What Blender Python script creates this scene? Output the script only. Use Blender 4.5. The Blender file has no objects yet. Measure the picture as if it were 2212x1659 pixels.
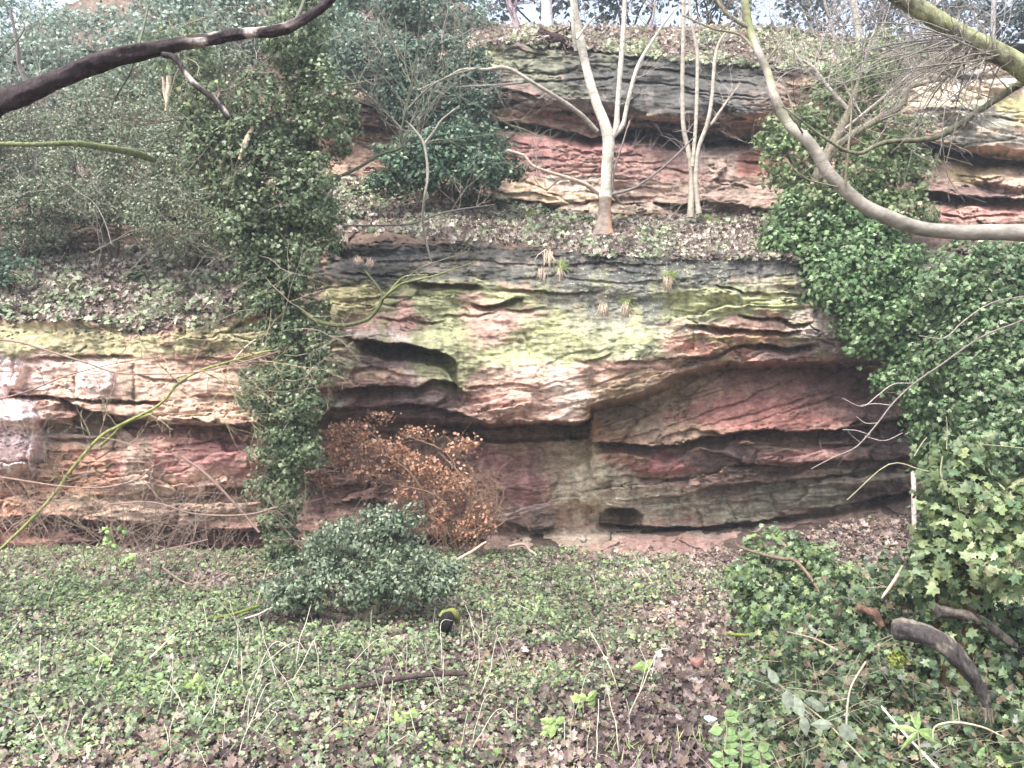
import bpy, math, random
import numpy as np

# ------------------------------------------------------------------ camera, sky, sun, exposure
S = bpy.context.scene
COL = S.collection
F = 1740.0            # focal length in units of a 2212 px wide picture
CU, CV = 1106.0, 829.5
H = 2.2               # camera height
cam_d = bpy.data.cameras.new('camera'); cam = bpy.data.objects.new('camera', cam_d); COL.objects.link(cam)
cam.location = (0, 0, H); cam.rotation_euler = (math.radians(90), 0, 0)
cam_d.sensor_width = 36; cam_d.lens = 36*F/2212; cam_d.clip_start = 0.05; cam_d.clip_end = 500
S.camera = cam
S.view_settings.view_transform = 'Standard'; S.view_settings.look = 'None'
S.view_settings.gamma = 1; S.view_settings.exposure = 1.85
SUN_EL, SUN_AZ = math.radians(58), math.radians(215)     # azimuth from +Y, clockwise
W = bpy.data.worlds.new('World'); S.world = W; W.use_nodes = True
nt = W.node_tree; nt.nodes.clear()
sk = nt.nodes.new('ShaderNodeTexSky'); sk.sky_type = 'NISHITA'; sk.sun_disc = False
sk.sun_elevation = SUN_EL; sk.sun_rotation = SUN_AZ; sk.dust_density = 4.0; sk.air_density = 1.0; sk.ozone_density = 1.0
hs = nt.nodes.new('ShaderNodeHueSaturation'); hs.inputs['Saturation'].default_value = 0.62
bg = nt.nodes.new('ShaderNodeBackground'); bg.inputs[1].default_value = 0.15
wo = nt.nodes.new('ShaderNodeOutputWorld')
nt.links.new(sk.outputs[0], hs.inputs['Color']); nt.links.new(hs.outputs[0], bg.inputs[0]); nt.links.new(bg.outputs[0], wo.inputs[0])
sl = bpy.data.lights.new('sun', 'SUN'); sl.energy = 1.35; sl.angle = math.radians(16); sl.color = (1, 0.98, 0.95)
so = bpy.data.objects.new('sun', sl); COL.objects.link(so)
so.rotation_euler = (math.radians(90)-SUN_EL, 0, math.pi-SUN_AZ+0.0)
so.location = (0, 0, 20)

rs = np.random.RandomState(7)

# ------------------------------------------------------------------ noise
def _h(ix, iy, seed):
    n = (ix.astype(np.int64)*374761393 + iy.astype(np.int64)*668265263 + seed*1274126177) & 0xFFFFFFFF
    n = ((n ^ (n >> 13))*1103515245) & 0xFFFFFFFF
    n = ((n ^ (n >> 15))*2246822519) & 0xFFFFFFFF
    return ((n ^ (n >> 16)) & 0xFFFFFF)/float(0xFFFFFF)
def vn(x, y, seed=0):
    x = np.asarray(x, float); y = np.asarray(y, float)
    ix = np.floor(x); iy = np.floor(y); fx = x-ix; fy = y-iy
    fx = fx*fx*fx*(fx*(fx*6-15)+10); fy = fy*fy*fy*(fy*(fy*6-15)+10)
    a = _h(ix, iy, seed); b = _h(ix+1, iy, seed); c = _h(ix, iy+1, seed); d = _h(ix+1, iy+1, seed)
    return (a+(b-a)*fx)*(1-fy)+(c+(d-c)*fx)*fy
def fbm(x, y, seed=0, o=4, g=0.5):
    s = 0; a = 1; t = 0
    for i in range(o):
        s = s+a*vn(x*2**i+i*17.3, y*2**i+i*9.1, seed+i); t += a; a *= g
    return s/t-0.5
def ss(a, b, x):
    t = np.clip((x-a)/(b-a), 0, 1); return t*t*(3-2*t)

# ------------------------------------------------------------------ helpers
def P(u, v, d):
    return np.array([(u-CU)/F*d, d, H-(v-CV)/F*d])
def Pn(u, v, d):
    return np.stack([(u-CU)/F*d, d+0*u, H-(v-CV)/F*d], -1)
def tag(o, label=None, cat=None, group=None, kind=None):
    if label: o['label'] = label
    if cat: o['category'] = cat
    if group: o['group'] = group
    if kind: o['kind'] = kind
    return o
def empty(name, loc, label, cat, group=None):
    o = bpy.data.objects.new(name, None); COL.objects.link(o)
    o.location = [float(c) for c in loc]; o.empty_display_size = 0.1
    return tag(o, label, cat, group)
def mesh(name, V, Fs, mat, parent=None, C=None, smooth=True):
    V = np.asarray(V, float)
    off = np.array(parent['_o']) if parent is not None and '_o' in parent else (np.array(parent.location) if parent is not None else np.zeros(3))
    V = V-off
    me = bpy.data.meshes.new(name)
    if not isinstance(Fs, list): Fs = [Fs]
    Fs = [np.asarray(f, np.int64) for f in Fs if len(f)]
    me.vertices.add(len(V)); me.vertices.foreach_set('co', V.astype(np.float32).ravel())
    nl = sum(f.size for f in Fs); nf = sum(len(f) for f in Fs)
    me.loops.add(nl); me.polygons.add(nf)
    me.loops.foreach_set('vertex_index', np.concatenate([f.ravel() for f in Fs]).astype(np.int32))
    tot = np.concatenate([np.full(len(f), f.shape[1]) for f in Fs]); st = np.concatenate([[0], np.cumsum(tot)[:-1]])
    me.polygons.foreach_set('loop_start', st.astype(np.int32))
    me.polygons.foreach_set('use_smooth', np.full(nf, smooth))
    me.update(calc_edges=True)
    if C is not None:
        ca = me.color_attributes.new('Col', 'FLOAT_COLOR', 'POINT')
        C4 = np.ones((len(V), 4), np.float32); C4[:, :3] = C
        ca.data.foreach_set('color', C4.ravel())
    me.materials.append(mat)
    o = bpy.data.objects.new(name, me); COL.objects.link(o)
    if parent is not None: o.parent = parent
    return o
class MB:
    def __init__(s): s.V = []; s.F = {3: [], 4: []}; s.C = []; s.n = 0
    def add(s, V, Fc, C=None):
        V = np.asarray(V, float); Fc = np.asarray(Fc)
        s.V.append(V); s.F[Fc.shape[1]].append(Fc+s.n)
        if C is None: C = (1, 1, 1)
        s.C.append(np.broadcast_to(np.asarray(C, float), (len(V), 3))); s.n += len(V)
    def build(s, name, mat, parent=None, smooth=True):
        Fs = [np.concatenate(f) for f in s.F.values() if f]
        return mesh(name, np.concatenate(s.V), Fs, mat, parent, np.concatenate(s.C), smooth)

def spline(pts, step=4):
    p = np.asarray(pts, float)
    if len(p) < 3: 
        t = np.linspace(0, 1, step*2+1)[:, None]; return p[0]*(1-t)+p[-1]*t
    q = np.vstack([2*p[0]-p[1], p, 2*p[-1]-p[-2]]); out = []
    for i in range(1, len(q)-2):
        for k in range(step):
            t = k/step
            out.append(0.5*((2*q[i])+(q[i+1]-q[i-1])*t+(2*q[i-1]-5*q[i]+4*q[i+1]-q[i+2])*t*t+(3*q[i]-q[i-1]-3*q[i+1]+q[i+2])*t**3))
    out.append(q[-2]); return np.array(out)
def tube(mb, pts, rad, C=None, n=8, rough=0.0, seed=0, Cf=None):
    """pts (k,3), rad (k)"""
    pts = np.asarray(pts, float); k = len(pts); rad = np.broadcast_to(rad, (k,)).astype(float)
    T = np.gradient(pts, axis=0); T /= np.linalg.norm(T, axis=1)[:, None]+1e-9
    u = np.cross(T[0], [0.3, 0.9, 0.31]); u /= np.linalg.norm(u)
    U = []
    for i in range(k):
        u = u-T[i]*np.dot(u, T[i]); u /= np.linalg.norm(u)+1e-9; U.append(u)
    U = np.array(U); Wv = np.cross(T, U)
    a = np.arange(n)*2*np.pi/n
    R = rad[:, None]*np.ones((k, n))
    if rough:
        L = np.concatenate([[0], np.cumsum(np.linalg.norm(np.diff(pts, axis=0), axis=1))])
        s1 = L[:, None]/(rad.max()*2.2+1e-6)
        R = R*(1+rough*.9*fbm(a[None]*2.6+s1*.25, s1*.7, seed+20, 2)+rough*2*fbm(np.cos(a)[None]*1.4+5+s1*.6, np.sin(a)[None]*1.4+s1, seed, 3))
    V = pts[:, None]+U[:, None]*(np.cos(a)[None, :, None]*R[..., None])+Wv[:, None]*(np.sin(a)[None, :, None]*R[..., None])
    i = np.arange(k-1)[:, None]*n; j = np.arange(n)[None]; j2 = (j+1) % n
    Fq = np.stack([i+j, i+j2, i+n+j2, i+n+j], -1).reshape(-1, 4)
    Vf = V.reshape(-1, 3)
    if Cf is not None: C = Cf(Vf, np.repeat(np.linspace(0, 1, k), n), np.tile(U@np.array([0, 0, 1.0]), 1), (Vf-np.repeat(pts, n, 0))[:, 2]/np.repeat(rad, n))
    mb.add(Vf, Fq, C)
    for e, s in ((0, 1), (k-1, -1)):                   # caps
        c = np.vstack([V[e], pts[e]]); jj = np.arange(n)
        Ft = np.stack([np.full(n, n), (jj+1) % n, jj], -1)[:, ::s]
        cc = C if (C is None or np.ndim(C) == 1) else np.vstack([C[e*n:(e+1)*n], C[e*n]])
        mb.add(c, Ft, cc)
def limb(mb, L, C=None, n=8, rough=0.12, step=4, seed=0, twigs=None, Cf=None, jit=0.0, rscale=1.0):
    """L: list of (u, v, d, r_px). Returns smoothed 3-D points."""
    L = np.array(L, float)
    pts = Pn(L[:, 0], L[:, 1], L[:, 2]); r = L[:, 3]*L[:, 2]/F*rscale
    q = spline(np.column_stack([pts, r]), step); p = q[:, :3]; rr = np.maximum(q[:, 3], 0.0008)
    if jit:
        k = np.arange(len(p)); p = p+np.stack([vn(k*.45, k*0+seed, 3)-.5, vn(k*.45, k*0+seed, 4)-.5, vn(k*.45, k*0+seed, 5)-.5], -1)*jit
    tube(mb, p, rr, C, n, rough, seed, Cf)
    if twigs:
        R = random.Random(seed+11)
        for _ in range(twigs['n']):
            i = int(R.uniform(twigs.get('from', .15), 1)*(len(p)-2)); t = p[i+1]-p[i]; t /= np.linalg.norm(t)+1e-9
            dv = np.array([R.gauss(0, 1), R.gauss(0, .6), R.gauss(0, 1)])+np.array(twigs.get('bias', (0, 0, .6))); dv -= t*np.dot(dv, t)*.7; dv /= np.linalg.norm(dv)+1e-9
            dv = dv*.8+t*.5
            grow(mb, p[i], dv, twigs['len']*R.uniform(.5, 1.3), min(rr[i]*.6, twigs.get('r', .006)), twigs.get('depth', 2), R, twigs.get('C', C), twigs.get('up', .1), twigs.get('kids', 3))
    return p
def grow(mb, p, d, L, r, depth, R, C=None, up=0.1, kids=3, wob=.28, n=5):
    k = 7; pts = [np.array(p, float)]; d = np.array(d, float); d /= np.linalg.norm(d)+1e-9
    for i in range(k):
        d = d+np.array([R.gauss(0, wob), R.gauss(0, wob*.7), R.gauss(0, wob)+up])*.5; d /= np.linalg.norm(d)+1e-9
        pts.append(pts[-1]+d*L/k)
    pts = np.array(pts)
    tube(mb, pts, np.linspace(r, max(r*.35, .0009), k+1), C, n if r > .004 else 4)
    if depth > 0:
        for _ in range(kids):
            i = R.randint(1, k-1); t = pts[i+1]-pts[i]; t /= np.linalg.norm(t)
            dv = t*.75+np.array([R.gauss(0, .6), R.gauss(0, .5), R.gauss(0, .6)])
            grow(mb, pts[i], dv, L*R.uniform(.35, .7), r*.6, depth-1, R, C, up, kids, wob, n)

# leaf templates (x across, y along, z up) of unit length
def fan(outline, fold=0.12, curl=0.0):
    o = np.array(outline, float); n = len(o); V = np.zeros((n+1, 3)); V[1:, :2] = o; V[0, :2] = (0, .4)
    V[:, 2] = -fold*np.abs(V[:, 0])-curl*(V[:, 1])**2
    j = np.arange(n); return V, np.stack([np.zeros(n, int), j+1, (j+1) % n+1], -1)
IVY = fan([(0, 0), (.22, -.12), (.5, .08), (.33, .33), (.46, .62), (.18, .6), (0, 1), (-.18, .6), (-.46, .62), (-.33, .33), (-.5, .08), (-.22, -.12)], .18, .1)
OVAL = fan([(0, 0), (.24, .22), (.27, .55), (0, 1), (-.27, .55), (-.24, .22)], .25, .15)
SMALL = (np.array([(0, 0, 0), (.33, .4, -.08), (0, 1, -.12), (-.33, .4, -.08)]), np.array([(0, 1, 2), (0, 2, 3)]))
DEAD = fan([(0, 0), (.3, -.05), (.5, .2), (.3, .4), (.42, .7), (.1, .75), (0, 1), (-.15, .7), (-.45, .66), (-.28, .4), (-.5, .12), (-.2, -.05)], -.35, -.3)
BLADE = (np.array([(-.03, 0, 0), (.03, 0, 0), (.02, .6, .03), (0, 1, -.15), (-.02, .6, .03)]), np.array([(0, 1, 2), (0, 2, 4), (4, 2, 3)]))
LANCE = fan([(0, 0), (.09, .2), (.12, .45), (0, 1), (-.12, .45), (-.09, .2)], .3, .25)

def leaves(mb, pos, nrm, size, col, tpl, tilt=.6, along=None):
    """scatter a leaf template: pos (n,3), nrm (n,3) mean facing, size (n), col (n,3)"""
    n = len(pos)
    if n == 0: return
    N = nrm+rs.normal(0, tilt, (n, 3)); N /= np.linalg.norm(N, axis=1)[:, None]+1e-9
    A = rs.normal(0, 1, (n, 3)) if along is None else along+rs.normal(0, .35, (n, 3))
    A = A-N*(A*N).sum(1)[:, None]; A /= np.linalg.norm(A, axis=1)[:, None]+1e-9
    B = np.cross(A, N)
    T, Tf = tpl; k = len(T)
    asp = rs.uniform(.8, 1.15, (n, 1, 1)); bend = rs.uniform(.3, 1.8, (n, 1, 1))
    s = np.asarray(size)[:, None, None]*np.ones((n, 1, 1))
    V = pos[:, None]+s*(T[None, :, 0:1]*B[:, None]*asp+T[None, :, 1:2]*A[:, None]+T[None, :, 2:3]*N[:, None]*bend)
    Fc = (Tf[None]+np.arange(n)[:, None, None]*k).reshape(-1, 3)
    mb.add(V.reshape(-1, 3), Fc, np.repeat(np.asarray(col), k, 0))
def pal(n, cols, w=None, var=.18):
    cols = np.array(cols, float); w = None if w is None else np.array(w, float)/sum(w)
    i = rs.choice(len(cols), n, p=w)
    return cols[i]*np.exp(rs.normal(0, var, (n, 1)))
def crown(mb, blobs, dens, size, cols, w=None, tpl=SMALL, clump=.16, per=26, up=.55, var=.2, shell=.55):
    """blobs: (u, v, d, ru, rv, rd_m). Clumped leaves through the volume. dens = clumps per m2 of face."""
    for b in blobs:
        u, v, d, ru, rv, rd = b; c = P(u, v, d); R = np.array([ru*d/F, rd, rv*d/F])
        nc = max(3, int(dens*np.pi*R[0]*R[2]*1.6))
        X = rs.normal(0, 1, (nc, 3)); X /= np.linalg.norm(X, axis=1)[:, None]
        X[:, 1] = np.where(rs.rand(nc) < .7, -np.abs(X[:, 1]), X[:, 1])
        rad = shell+(1.05-shell)*rs.rand(nc)**.6
        lump = 1+.5*fbm(X[:, 0]*2.3+u*.01, X[:, 2]*2.3+v*.01, 5, 2)
        cc = c+X*R*(rad*lump)[:, None]
        shade = np.exp(rs.normal(0, .16, (nc, 1)))
        ids = np.repeat(np.arange(nc), per); n = len(ids)
        O = rs.normal(0, 1, (n, 3)); O /= np.linalg.norm(O, axis=1)[:, None]
        cs = clump*rs.uniform(.5, 1.35, (nc, 1))[ids]; rr = rs.uniform(.55, 1.1, (n, 1))
        pos = cc[ids]+O*rr*cs*np.array([1, 1, .7])
        nrm = O*.9+X[ids]*.35+np.array([0, -.15, up*.7])
        leaves(mb, pos, nrm, size*rs.uniform(.6, 1.25, n), pal(n, cols, w, var)*shade[ids], tpl)
def sheath(mb, pts, rad, n, size, cols, w=None, tpl=IVY, var=.2, up=.25, lump=.5, seed=0):
    """ivy round a stem: pts (k,3), rad (k)"""
    pts = np.asarray(pts); k = len(pts); t = rs.rand(n)*(k-1.001); i = t.astype(int); f = (t-i)[:, None]
    p = pts[i]*(1-f)+pts[i+1]*f; r = (np.asarray(rad)[i]*(1-f[:, 0])+np.asarray(rad)[i+1]*f[:, 0])
    T = pts[i+1]-pts[i]; T /= np.linalg.norm(T, axis=1)[:, None]+1e-9
    a = rs.rand(n)*2*np.pi; A = np.cross(T, np.array([0, 1.0, 0])); A /= np.linalg.norm(A, axis=1)[:, None]+1e-9; B = np.cross(T, A)
    O = A*np.cos(a)[:, None]+B*np.sin(a)[:, None]
    rr = r*(rs.uniform(.45, 1.05, n))*(1+lump*2*fbm(np.cos(a)*1.2+seed, t*.9+np.sin(a), seed+3, 3))
    leaves(mb, p+O*rr[:, None], O+np.array([0, 0, up]), size*rs.uniform(.55, 1.2, n), pal(n, cols, w, var), tpl)

# ------------------------------------------------------------------ materials
def M(name): 
    m = bpy.data.materials.new(name); m.use_nodes = True; t = m.node_tree; b = t.nodes['Principled BSDF']; return m, t, b
def nd(t, k, **kw):
    x = t.nodes.new(k)
    for a, b in kw.items(): setattr(x, a, b)
    return x
def leaf_mat(name, rough=.45, trans=.22):
    m, t, b = M(name); at = nd(t, 'ShaderNodeAttribute', attribute_name='Col'); L = t.links.new
    tc = nd(t, 'ShaderNodeTexCoord'); nz = nd(t, 'ShaderNodeTexNoise'); nz.inputs['Scale'].default_value = 45; nz.inputs['Detail'].default_value = 3
    L(tc.outputs['Object'], nz.inputs['Vector'])
    mr = nd(t, 'ShaderNodeMapRange'); mr.inputs[1].default_value = .3; mr.inputs[2].default_value = .7; mr.inputs[3].default_value = .72; mr.inputs[4].default_value = 1.28
    L(nz.outputs['Fac'], mr.inputs[0])
    mx = nd(t, 'ShaderNodeVectorMath', operation='SCALE'); L(at.outputs['Color'], mx.inputs[0]); L(mr.outputs[0], mx.inputs['Scale'])
    L(mx.outputs[0], b.inputs['Base Color']); b.inputs['Roughness'].default_value = rough; b.inputs['Specular IOR Level'].default_value = .28
    tr = nd(t, 'ShaderNodeBsdfTranslucent'); L(mx.outputs[0], tr.inputs[0]); ms = nd(t, 'ShaderNodeMixShader'); ms.inputs[0].default_value = trans
    L(b.outputs[0], ms.inputs[1]); L(tr.outputs[0], ms.inputs[2]); L(ms.outputs[0], t.nodes['Material Output'].inputs[0])
    return m
def bark_mat(name, scale=30, bump=.4, stretch=(1, 1, .35), lo=.6, hi=1.35, rough=.9, dist=.01):
    m, t, b = M(name); at = nd(t, 'ShaderNodeAttribute', attribute_name='Col'); L = t.links.new
    tc = nd(t, 'ShaderNodeTexCoord'); mp = nd(t, 'ShaderNodeMapping'); mp.inputs['Scale'].default_value = stretch; L(tc.outputs['Object'], mp.inputs[0])
    nz = nd(t, 'ShaderNodeTexNoise'); nz.inputs['Scale'].default_value = scale; nz.inputs['Detail'].default_value = 6; nz.inputs['Roughness'].default_value = .65; L(mp.outputs[0], nz.inputs['Vector'])
    mr = nd(t, 'ShaderNodeMapRange'); mr.inputs[1].default_value = .3; mr.inputs[2].default_value = .7; mr.inputs[3].default_value = lo; mr.inputs[4].default_value = hi; L(nz.outputs['Fac'], mr.inputs[0])
    mx = nd(t, 'ShaderNodeVectorMath', operation='SCALE'); L(at.outputs['Color'], mx.inputs[0]); L(mr.outputs[0], mx.inputs['Scale']); L(mx.outputs[0], b.inputs['Base Color'])
    bp = nd(t, 'ShaderNodeBump'); bp.inputs['Strength'].default_value = bump; bp.inputs['Distance'].default_value = dist; L(nz.outputs['Fac'], bp.inputs['Height']); L(bp.outputs[0], b.inputs['Normal'])
    b.inputs['Roughness'].default_value = rough; b.inputs['Specular IOR Level'].default_value = .2
    return m
def rock_mat():
    m, t, b = M('sandstone'); L = t.links.new; at = nd(t, 'ShaderNodeAttribute', attribute_name='Col')
    tc = nd(t, 'ShaderNodeTexCoord')
    def noise(sc, scale, det=5, rough=.6, dist=0):
        mp = nd(t, 'ShaderNodeMapping'); mp.inputs['Scale'].default_value = sc; L(tc.outputs['Object'], mp.inputs[0])
        n = nd(t, 'ShaderNodeTexNoise'); n.inputs['Scale'].default_value = scale; n.inputs['Detail'].default_value = det; n.inputs['Roughness'].default_value = rough; n.inputs['Distortion'].default_value = dist
        L(mp.outputs[0], n.inputs['Vector']); return n
    n1 = noise((.35, .6, 2.6), 5.5, 7, .68, .6)    # bedding
    n2 = noise((1, 1, 1), 14, 8, .7)               # grain
    n3 = noise((1.2, 1, .35), 3.2, 6, .62)         # streaks
    def rng(n, a, c, lo, hi):
        mr = nd(t, 'ShaderNodeMapRange'); mr.inputs[1].default_value = a; mr.inputs[2].default_value = c; mr.inputs[3].default_value = lo; mr.inputs[4].default_value = hi; L(n.outputs['Fac'], mr.inputs[0]); return mr
    m1 = nd(t, 'ShaderNodeMath', operation='MULTIPLY'); L(rng(n1, .3, .7, .84, 1.16).outputs[0], m1.inputs[0]); L(rng(n2, .32, .68, .62, 1.38).outputs[0], m1.inputs[1])
    m2 = nd(t, 'ShaderNodeMath', operation='MULTIPLY'); L(m1.outputs[0], m2.inputs[0]); L(rng(n3, .35, .7, 1.12, .76).outputs[0], m2.inputs[1])
    sc = nd(t, 'ShaderNodeVectorMath', operation='SCALE'); L(at.outputs['Color'], sc.inputs[0]); L(m2.outputs[0], sc.inputs['Scale'])
    # pale lichen specks, where the attribute alpha-like mask (blue channel attr 'Lich') is set
    la = nd(t, 'ShaderNodeAttribute', attribute_name='Lich'); n4 = noise((1, 1, 1), 26, 4, .6)
    th = rng(n4, .60, .66, 0, 1); mm = nd(t, 'ShaderNodeMath', operation='MULTIPLY'); L(th.outputs[0], mm.inputs[0]); L(la.outputs['Fac'], mm.inputs[1])
    mix = nd(t, 'ShaderNodeMix', data_type='RGBA'); L(mm.outputs[0], mix.inputs[0]); L(sc.outputs[0], mix.inputs[6]); mix.inputs[7].default_value = (.42, .45, .33, 1)
    L(mix.outputs[2], b.inputs['Base Color'])
    ad = nd(t, 'ShaderNodeMath', operation='MULTIPLY_ADD'); L(n1.outputs['Fac'], ad.inputs[0]); ad.inputs[1].default_value = 1.0; n5 = noise((1, 1, 1.6), 60, 4, .7); a2 = nd(t, 'ShaderNodeMath', operation='MULTIPLY_ADD'); L(n5.outputs['Fac'], a2.inputs[0]); a2.inputs[1].default_value = .45; L(n2.outputs['Fac'], a2.inputs[2]); L(a2.outputs[0], ad.inputs[2])
    bp = nd(t, 'ShaderNodeBump'); bp.inputs['Strength'].default_value = .9; bp.inputs['Distance'].default_value = .03; L(ad.outputs[0], bp.inputs['Height']); L(bp.outputs[0], b.inputs['Normal'])
    b.inputs['Roughness'].default_value = .92; b.inputs['Specular IOR Level'].default_value = .15
    return m
LEAF = leaf_mat('green_leaf', .38, .25); DLEAF = leaf_mat('dry_leaf', .8, .15); BARK = bark_mat('bark', 34, .9, (1, 1, .45), .45, 1.6, .95, .02); SMOOTH = bark_mat('smooth_bark', 11, .35, (1, 1, 1.8), .55, 1.35); TWIG = bark_mat('twig', 60, .1)
ROCK = rock_mat(); SOIL = bark_mat('soil', 12, .8, (1, 1, 1), .55, 1.5, .95, .03); MOSS = bark_mat('moss', 90, .9, (1, 1, 1), .6, 1.4, 1, .012)

# ------------------------------------------------------------------ cliff relief
def poly(L, u, k=1):
    L = np.array(L, float); return np.interp(u, L[:, 0], L[:, k])
UK = [-500, 0, 300, 560, 700, 1000, 1060, 1240, 1270, 1278, 1400, 1480, 1560, 1700, 1830, 1980, 2212, 2700]
def K(vs, ds): return np.array(vs, float), np.array(ds, float)
KS = [  # contours from below the ground up to the cliff top: (v at UK), (distance at UK)
 K([1340]*18, [9.6, 9.6, 9.7, 9.8, 9.9, 9.9, 9.9, 9.9, 9.9, 9.9, 9.9, 10, 10, 10.2, 10.6, 10.9, 11, 11]),
 K([1215, 1215, 1213, 1207, 1203, 1200, 1198, 1200, 1201, 1201, 1200, 1199, 1195, 1185, 1170, 1150, 1140, 1140], [10.1, 10.1, 10.1, 10.3, 10.4, 10.45, 10.5, 10.4, 10.4, 10.4, 10.4, 10.5, 10.7, 11.0, 11.4, 11.8, 12, 12]),
 K([1205, 1205, 1203, 1195, 1185, 1165, 1150, 1142, 1135, 1132, 1136, 1137, 1133, 1120, 1092, 1065, 1050, 1050], [10.3, 10.3, 10.3, 10.5, 10.8, 11.1, 11.4, 11.6, 11.6, 11.65, 11.7, 11.8, 11.9, 12.2, 12.4, 12.6, 12.8, 12.8]),
 K([1060, 1060, 1050, 1045, 1050, 1060, 1040, 1040, 1040, 1030, 1035, 1030, 1030, 1020, 1010, 1000, 1000, 1000], [10.2, 10.2, 10.35, 10.45, 11.0, 11.3, 11.25, 11.3, 11.3, 11.2, 11.2, 11.3, 11.5, 11.7, 11.9, 12.2, 12.4, 12.4]),
 K([945, 945, 940, 935, 925, 946, 956, 956, 952, 930, 925, 925, 925, 915, 900, 895, 900, 900], [10.4, 10.4, 10.55, 10.6, 11.5, 11.8, 11.9, 11.9, 11.8, 11.25, 11.15, 11.15, 11.2, 11.3, 11.5, 11.9, 12.2, 12.2]),
 K([944, 944, 939, 934, 921, 938, 947, 947, 944, 926, 921, 921, 921, 911, 896, 891, 896, 896], [10.42, 10.42, 10.57, 10.6, 11.6, 12.4, 12.7, 12.7, 12.6, 11.2, 11.17, 11.17, 11.22, 11.33, 11.55, 11.95, 12.2, 12.2]),
 K([930, 930, 918, 928, 912, 925, 926, 922, 916, 893, 865, 826, 802, 792, 800, 812, 830, 830], [10.45, 10.45, 10.6, 10.6, 11.6, 12.5, 12.8, 12.8, 12.7, 11.5, 11.6, 11.65, 11.7, 11.8, 12.1, 12.3, 12.3, 12.3]),
 K([905, 905, 903, 917, 890, 908, 912, 911, 907, 873, 842, 797, 782, 776, 785, 797, 810, 810], [10.2, 10.2, 10.3, 10.45, 11.0, 10.75, 10.55, 10.5, 10.5, 10.55, 10.6, 10.75, 10.9, 11.1, 11.3, 11.5, 11.6, 11.6]),
 K([760, 760, 765, 790, 820, 800, 790, 780, 780, 770, 750, 740, 720, 710, 710, 710, 720, 720], [10.3, 10.3, 10.4, 10.6, 10.75, 10.5, 10.4, 10.4, 10.4, 10.45, 10.55, 10.65, 10.75, 10.9, 11.1, 11.3, 11.4, 11.4]),
 K([685, 690, 700, 640, 640, 640, 640, 640, 640, 640, 640, 635, 630, 630, 630, 630, 640, 640], [10.5, 10.5, 10.6, 10.8, 10.7, 10.65, 10.6, 10.65, 10.65, 10.7, 10.75, 10.85, 10.9, 11.0, 11.2, 11.3, 11.4, 11.4]),
 K([640, 645, 650, 570, 525, 528, 535, 545, 548, 548, 552, 552, 550, 555, 550, 540, 540, 540], [11.0, 11.0, 11.1, 11.1, 10.95, 10.95, 10.95, 10.95, 10.95, 10.95, 11.0, 11.05, 11.1, 11.2, 11.4, 11.5, 11.6, 11.6]),
 K([540, 540, 545, 480, 430, 432, 440, 470, 475, 478, 475, 468, 462, 462, 465, 480, 490, 490], [12.6, 12.6, 12.6, 12.8, 12.9, 13.1, 13.1, 12.9, 12.9, 12.8, 12.9, 13.0, 13.1, 13.1, 13.2, 13.2, 13.2, 13.2]),
 K([400]*5+[320, 318, 318, 318, 318, 320, 325, 325, 320, 400, 440, 450, 450], [13.4, 13.4, 13.4, 13.4, 13.4, 13.45, 13.4, 13.4, 13.4, 13.4, 13.5, 13.6, 13.6, 13.6, 13.5, 13.5, 13.4, 13.4]),
 K([330]*5+[262, 262, 285, 288, 292, 292, 300, 305, 290, 330, 320, 340, 340], [13.8, 13.8, 13.8, 13.8, 13.7, 13.6, 13.6, 13.7, 13.8, 13.9, 14.1, 14.3, 14.3, 14.2, 14, 14, 14, 14]),
 K([250]*5+[212, 212, 217, 218, 219, 238, 250, 254, 240, 240, 300, 320, 320], [13.7, 13.7, 13.7, 13.7, 13.5, 13.4, 13.3, 13.15, 13.1, 13.1, 13.1, 13.1, 13.2, 13.4, 13.5, 13.5, 13.5, 13.5]),
 K([190, 190, 150, 120, 110, 100, 92, 104, 108, 114, 124, 130, 132, 135, 140, 150, 150, 150], [15, 15, 15, 15, 14.2, 13.7, 13.5, 13.4, 13.4, 13.4, 13.4, 13.5, 13.6, 13.7, 13.8, 13.9, 14, 14]),
 K([110, 110, 40, 10, 20, 40, 55, 60, 62, 62, 62, 60, 55, 62, 85, 105, 120, 120], [18, 18, 18, 18, 17, 15.6, 15.2, 15.2, 15.2, 15.2, 15.4, 15.4, 15.6, 15.8, 15.8, 15.6, 15.5, 15.5]),
 K([80, 80, -60, -110, -80, 0, 52, 56, 58, 58, 58, 56, 51, 58, 81, 101, 116, 116], [22, 22, 22, 21, 19, 17, 15.8, 15.8, 15.8, 15.8, 16, 16, 16.2, 16.4, 16.4, 16.2, 16.1, 16.1]),
]
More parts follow.
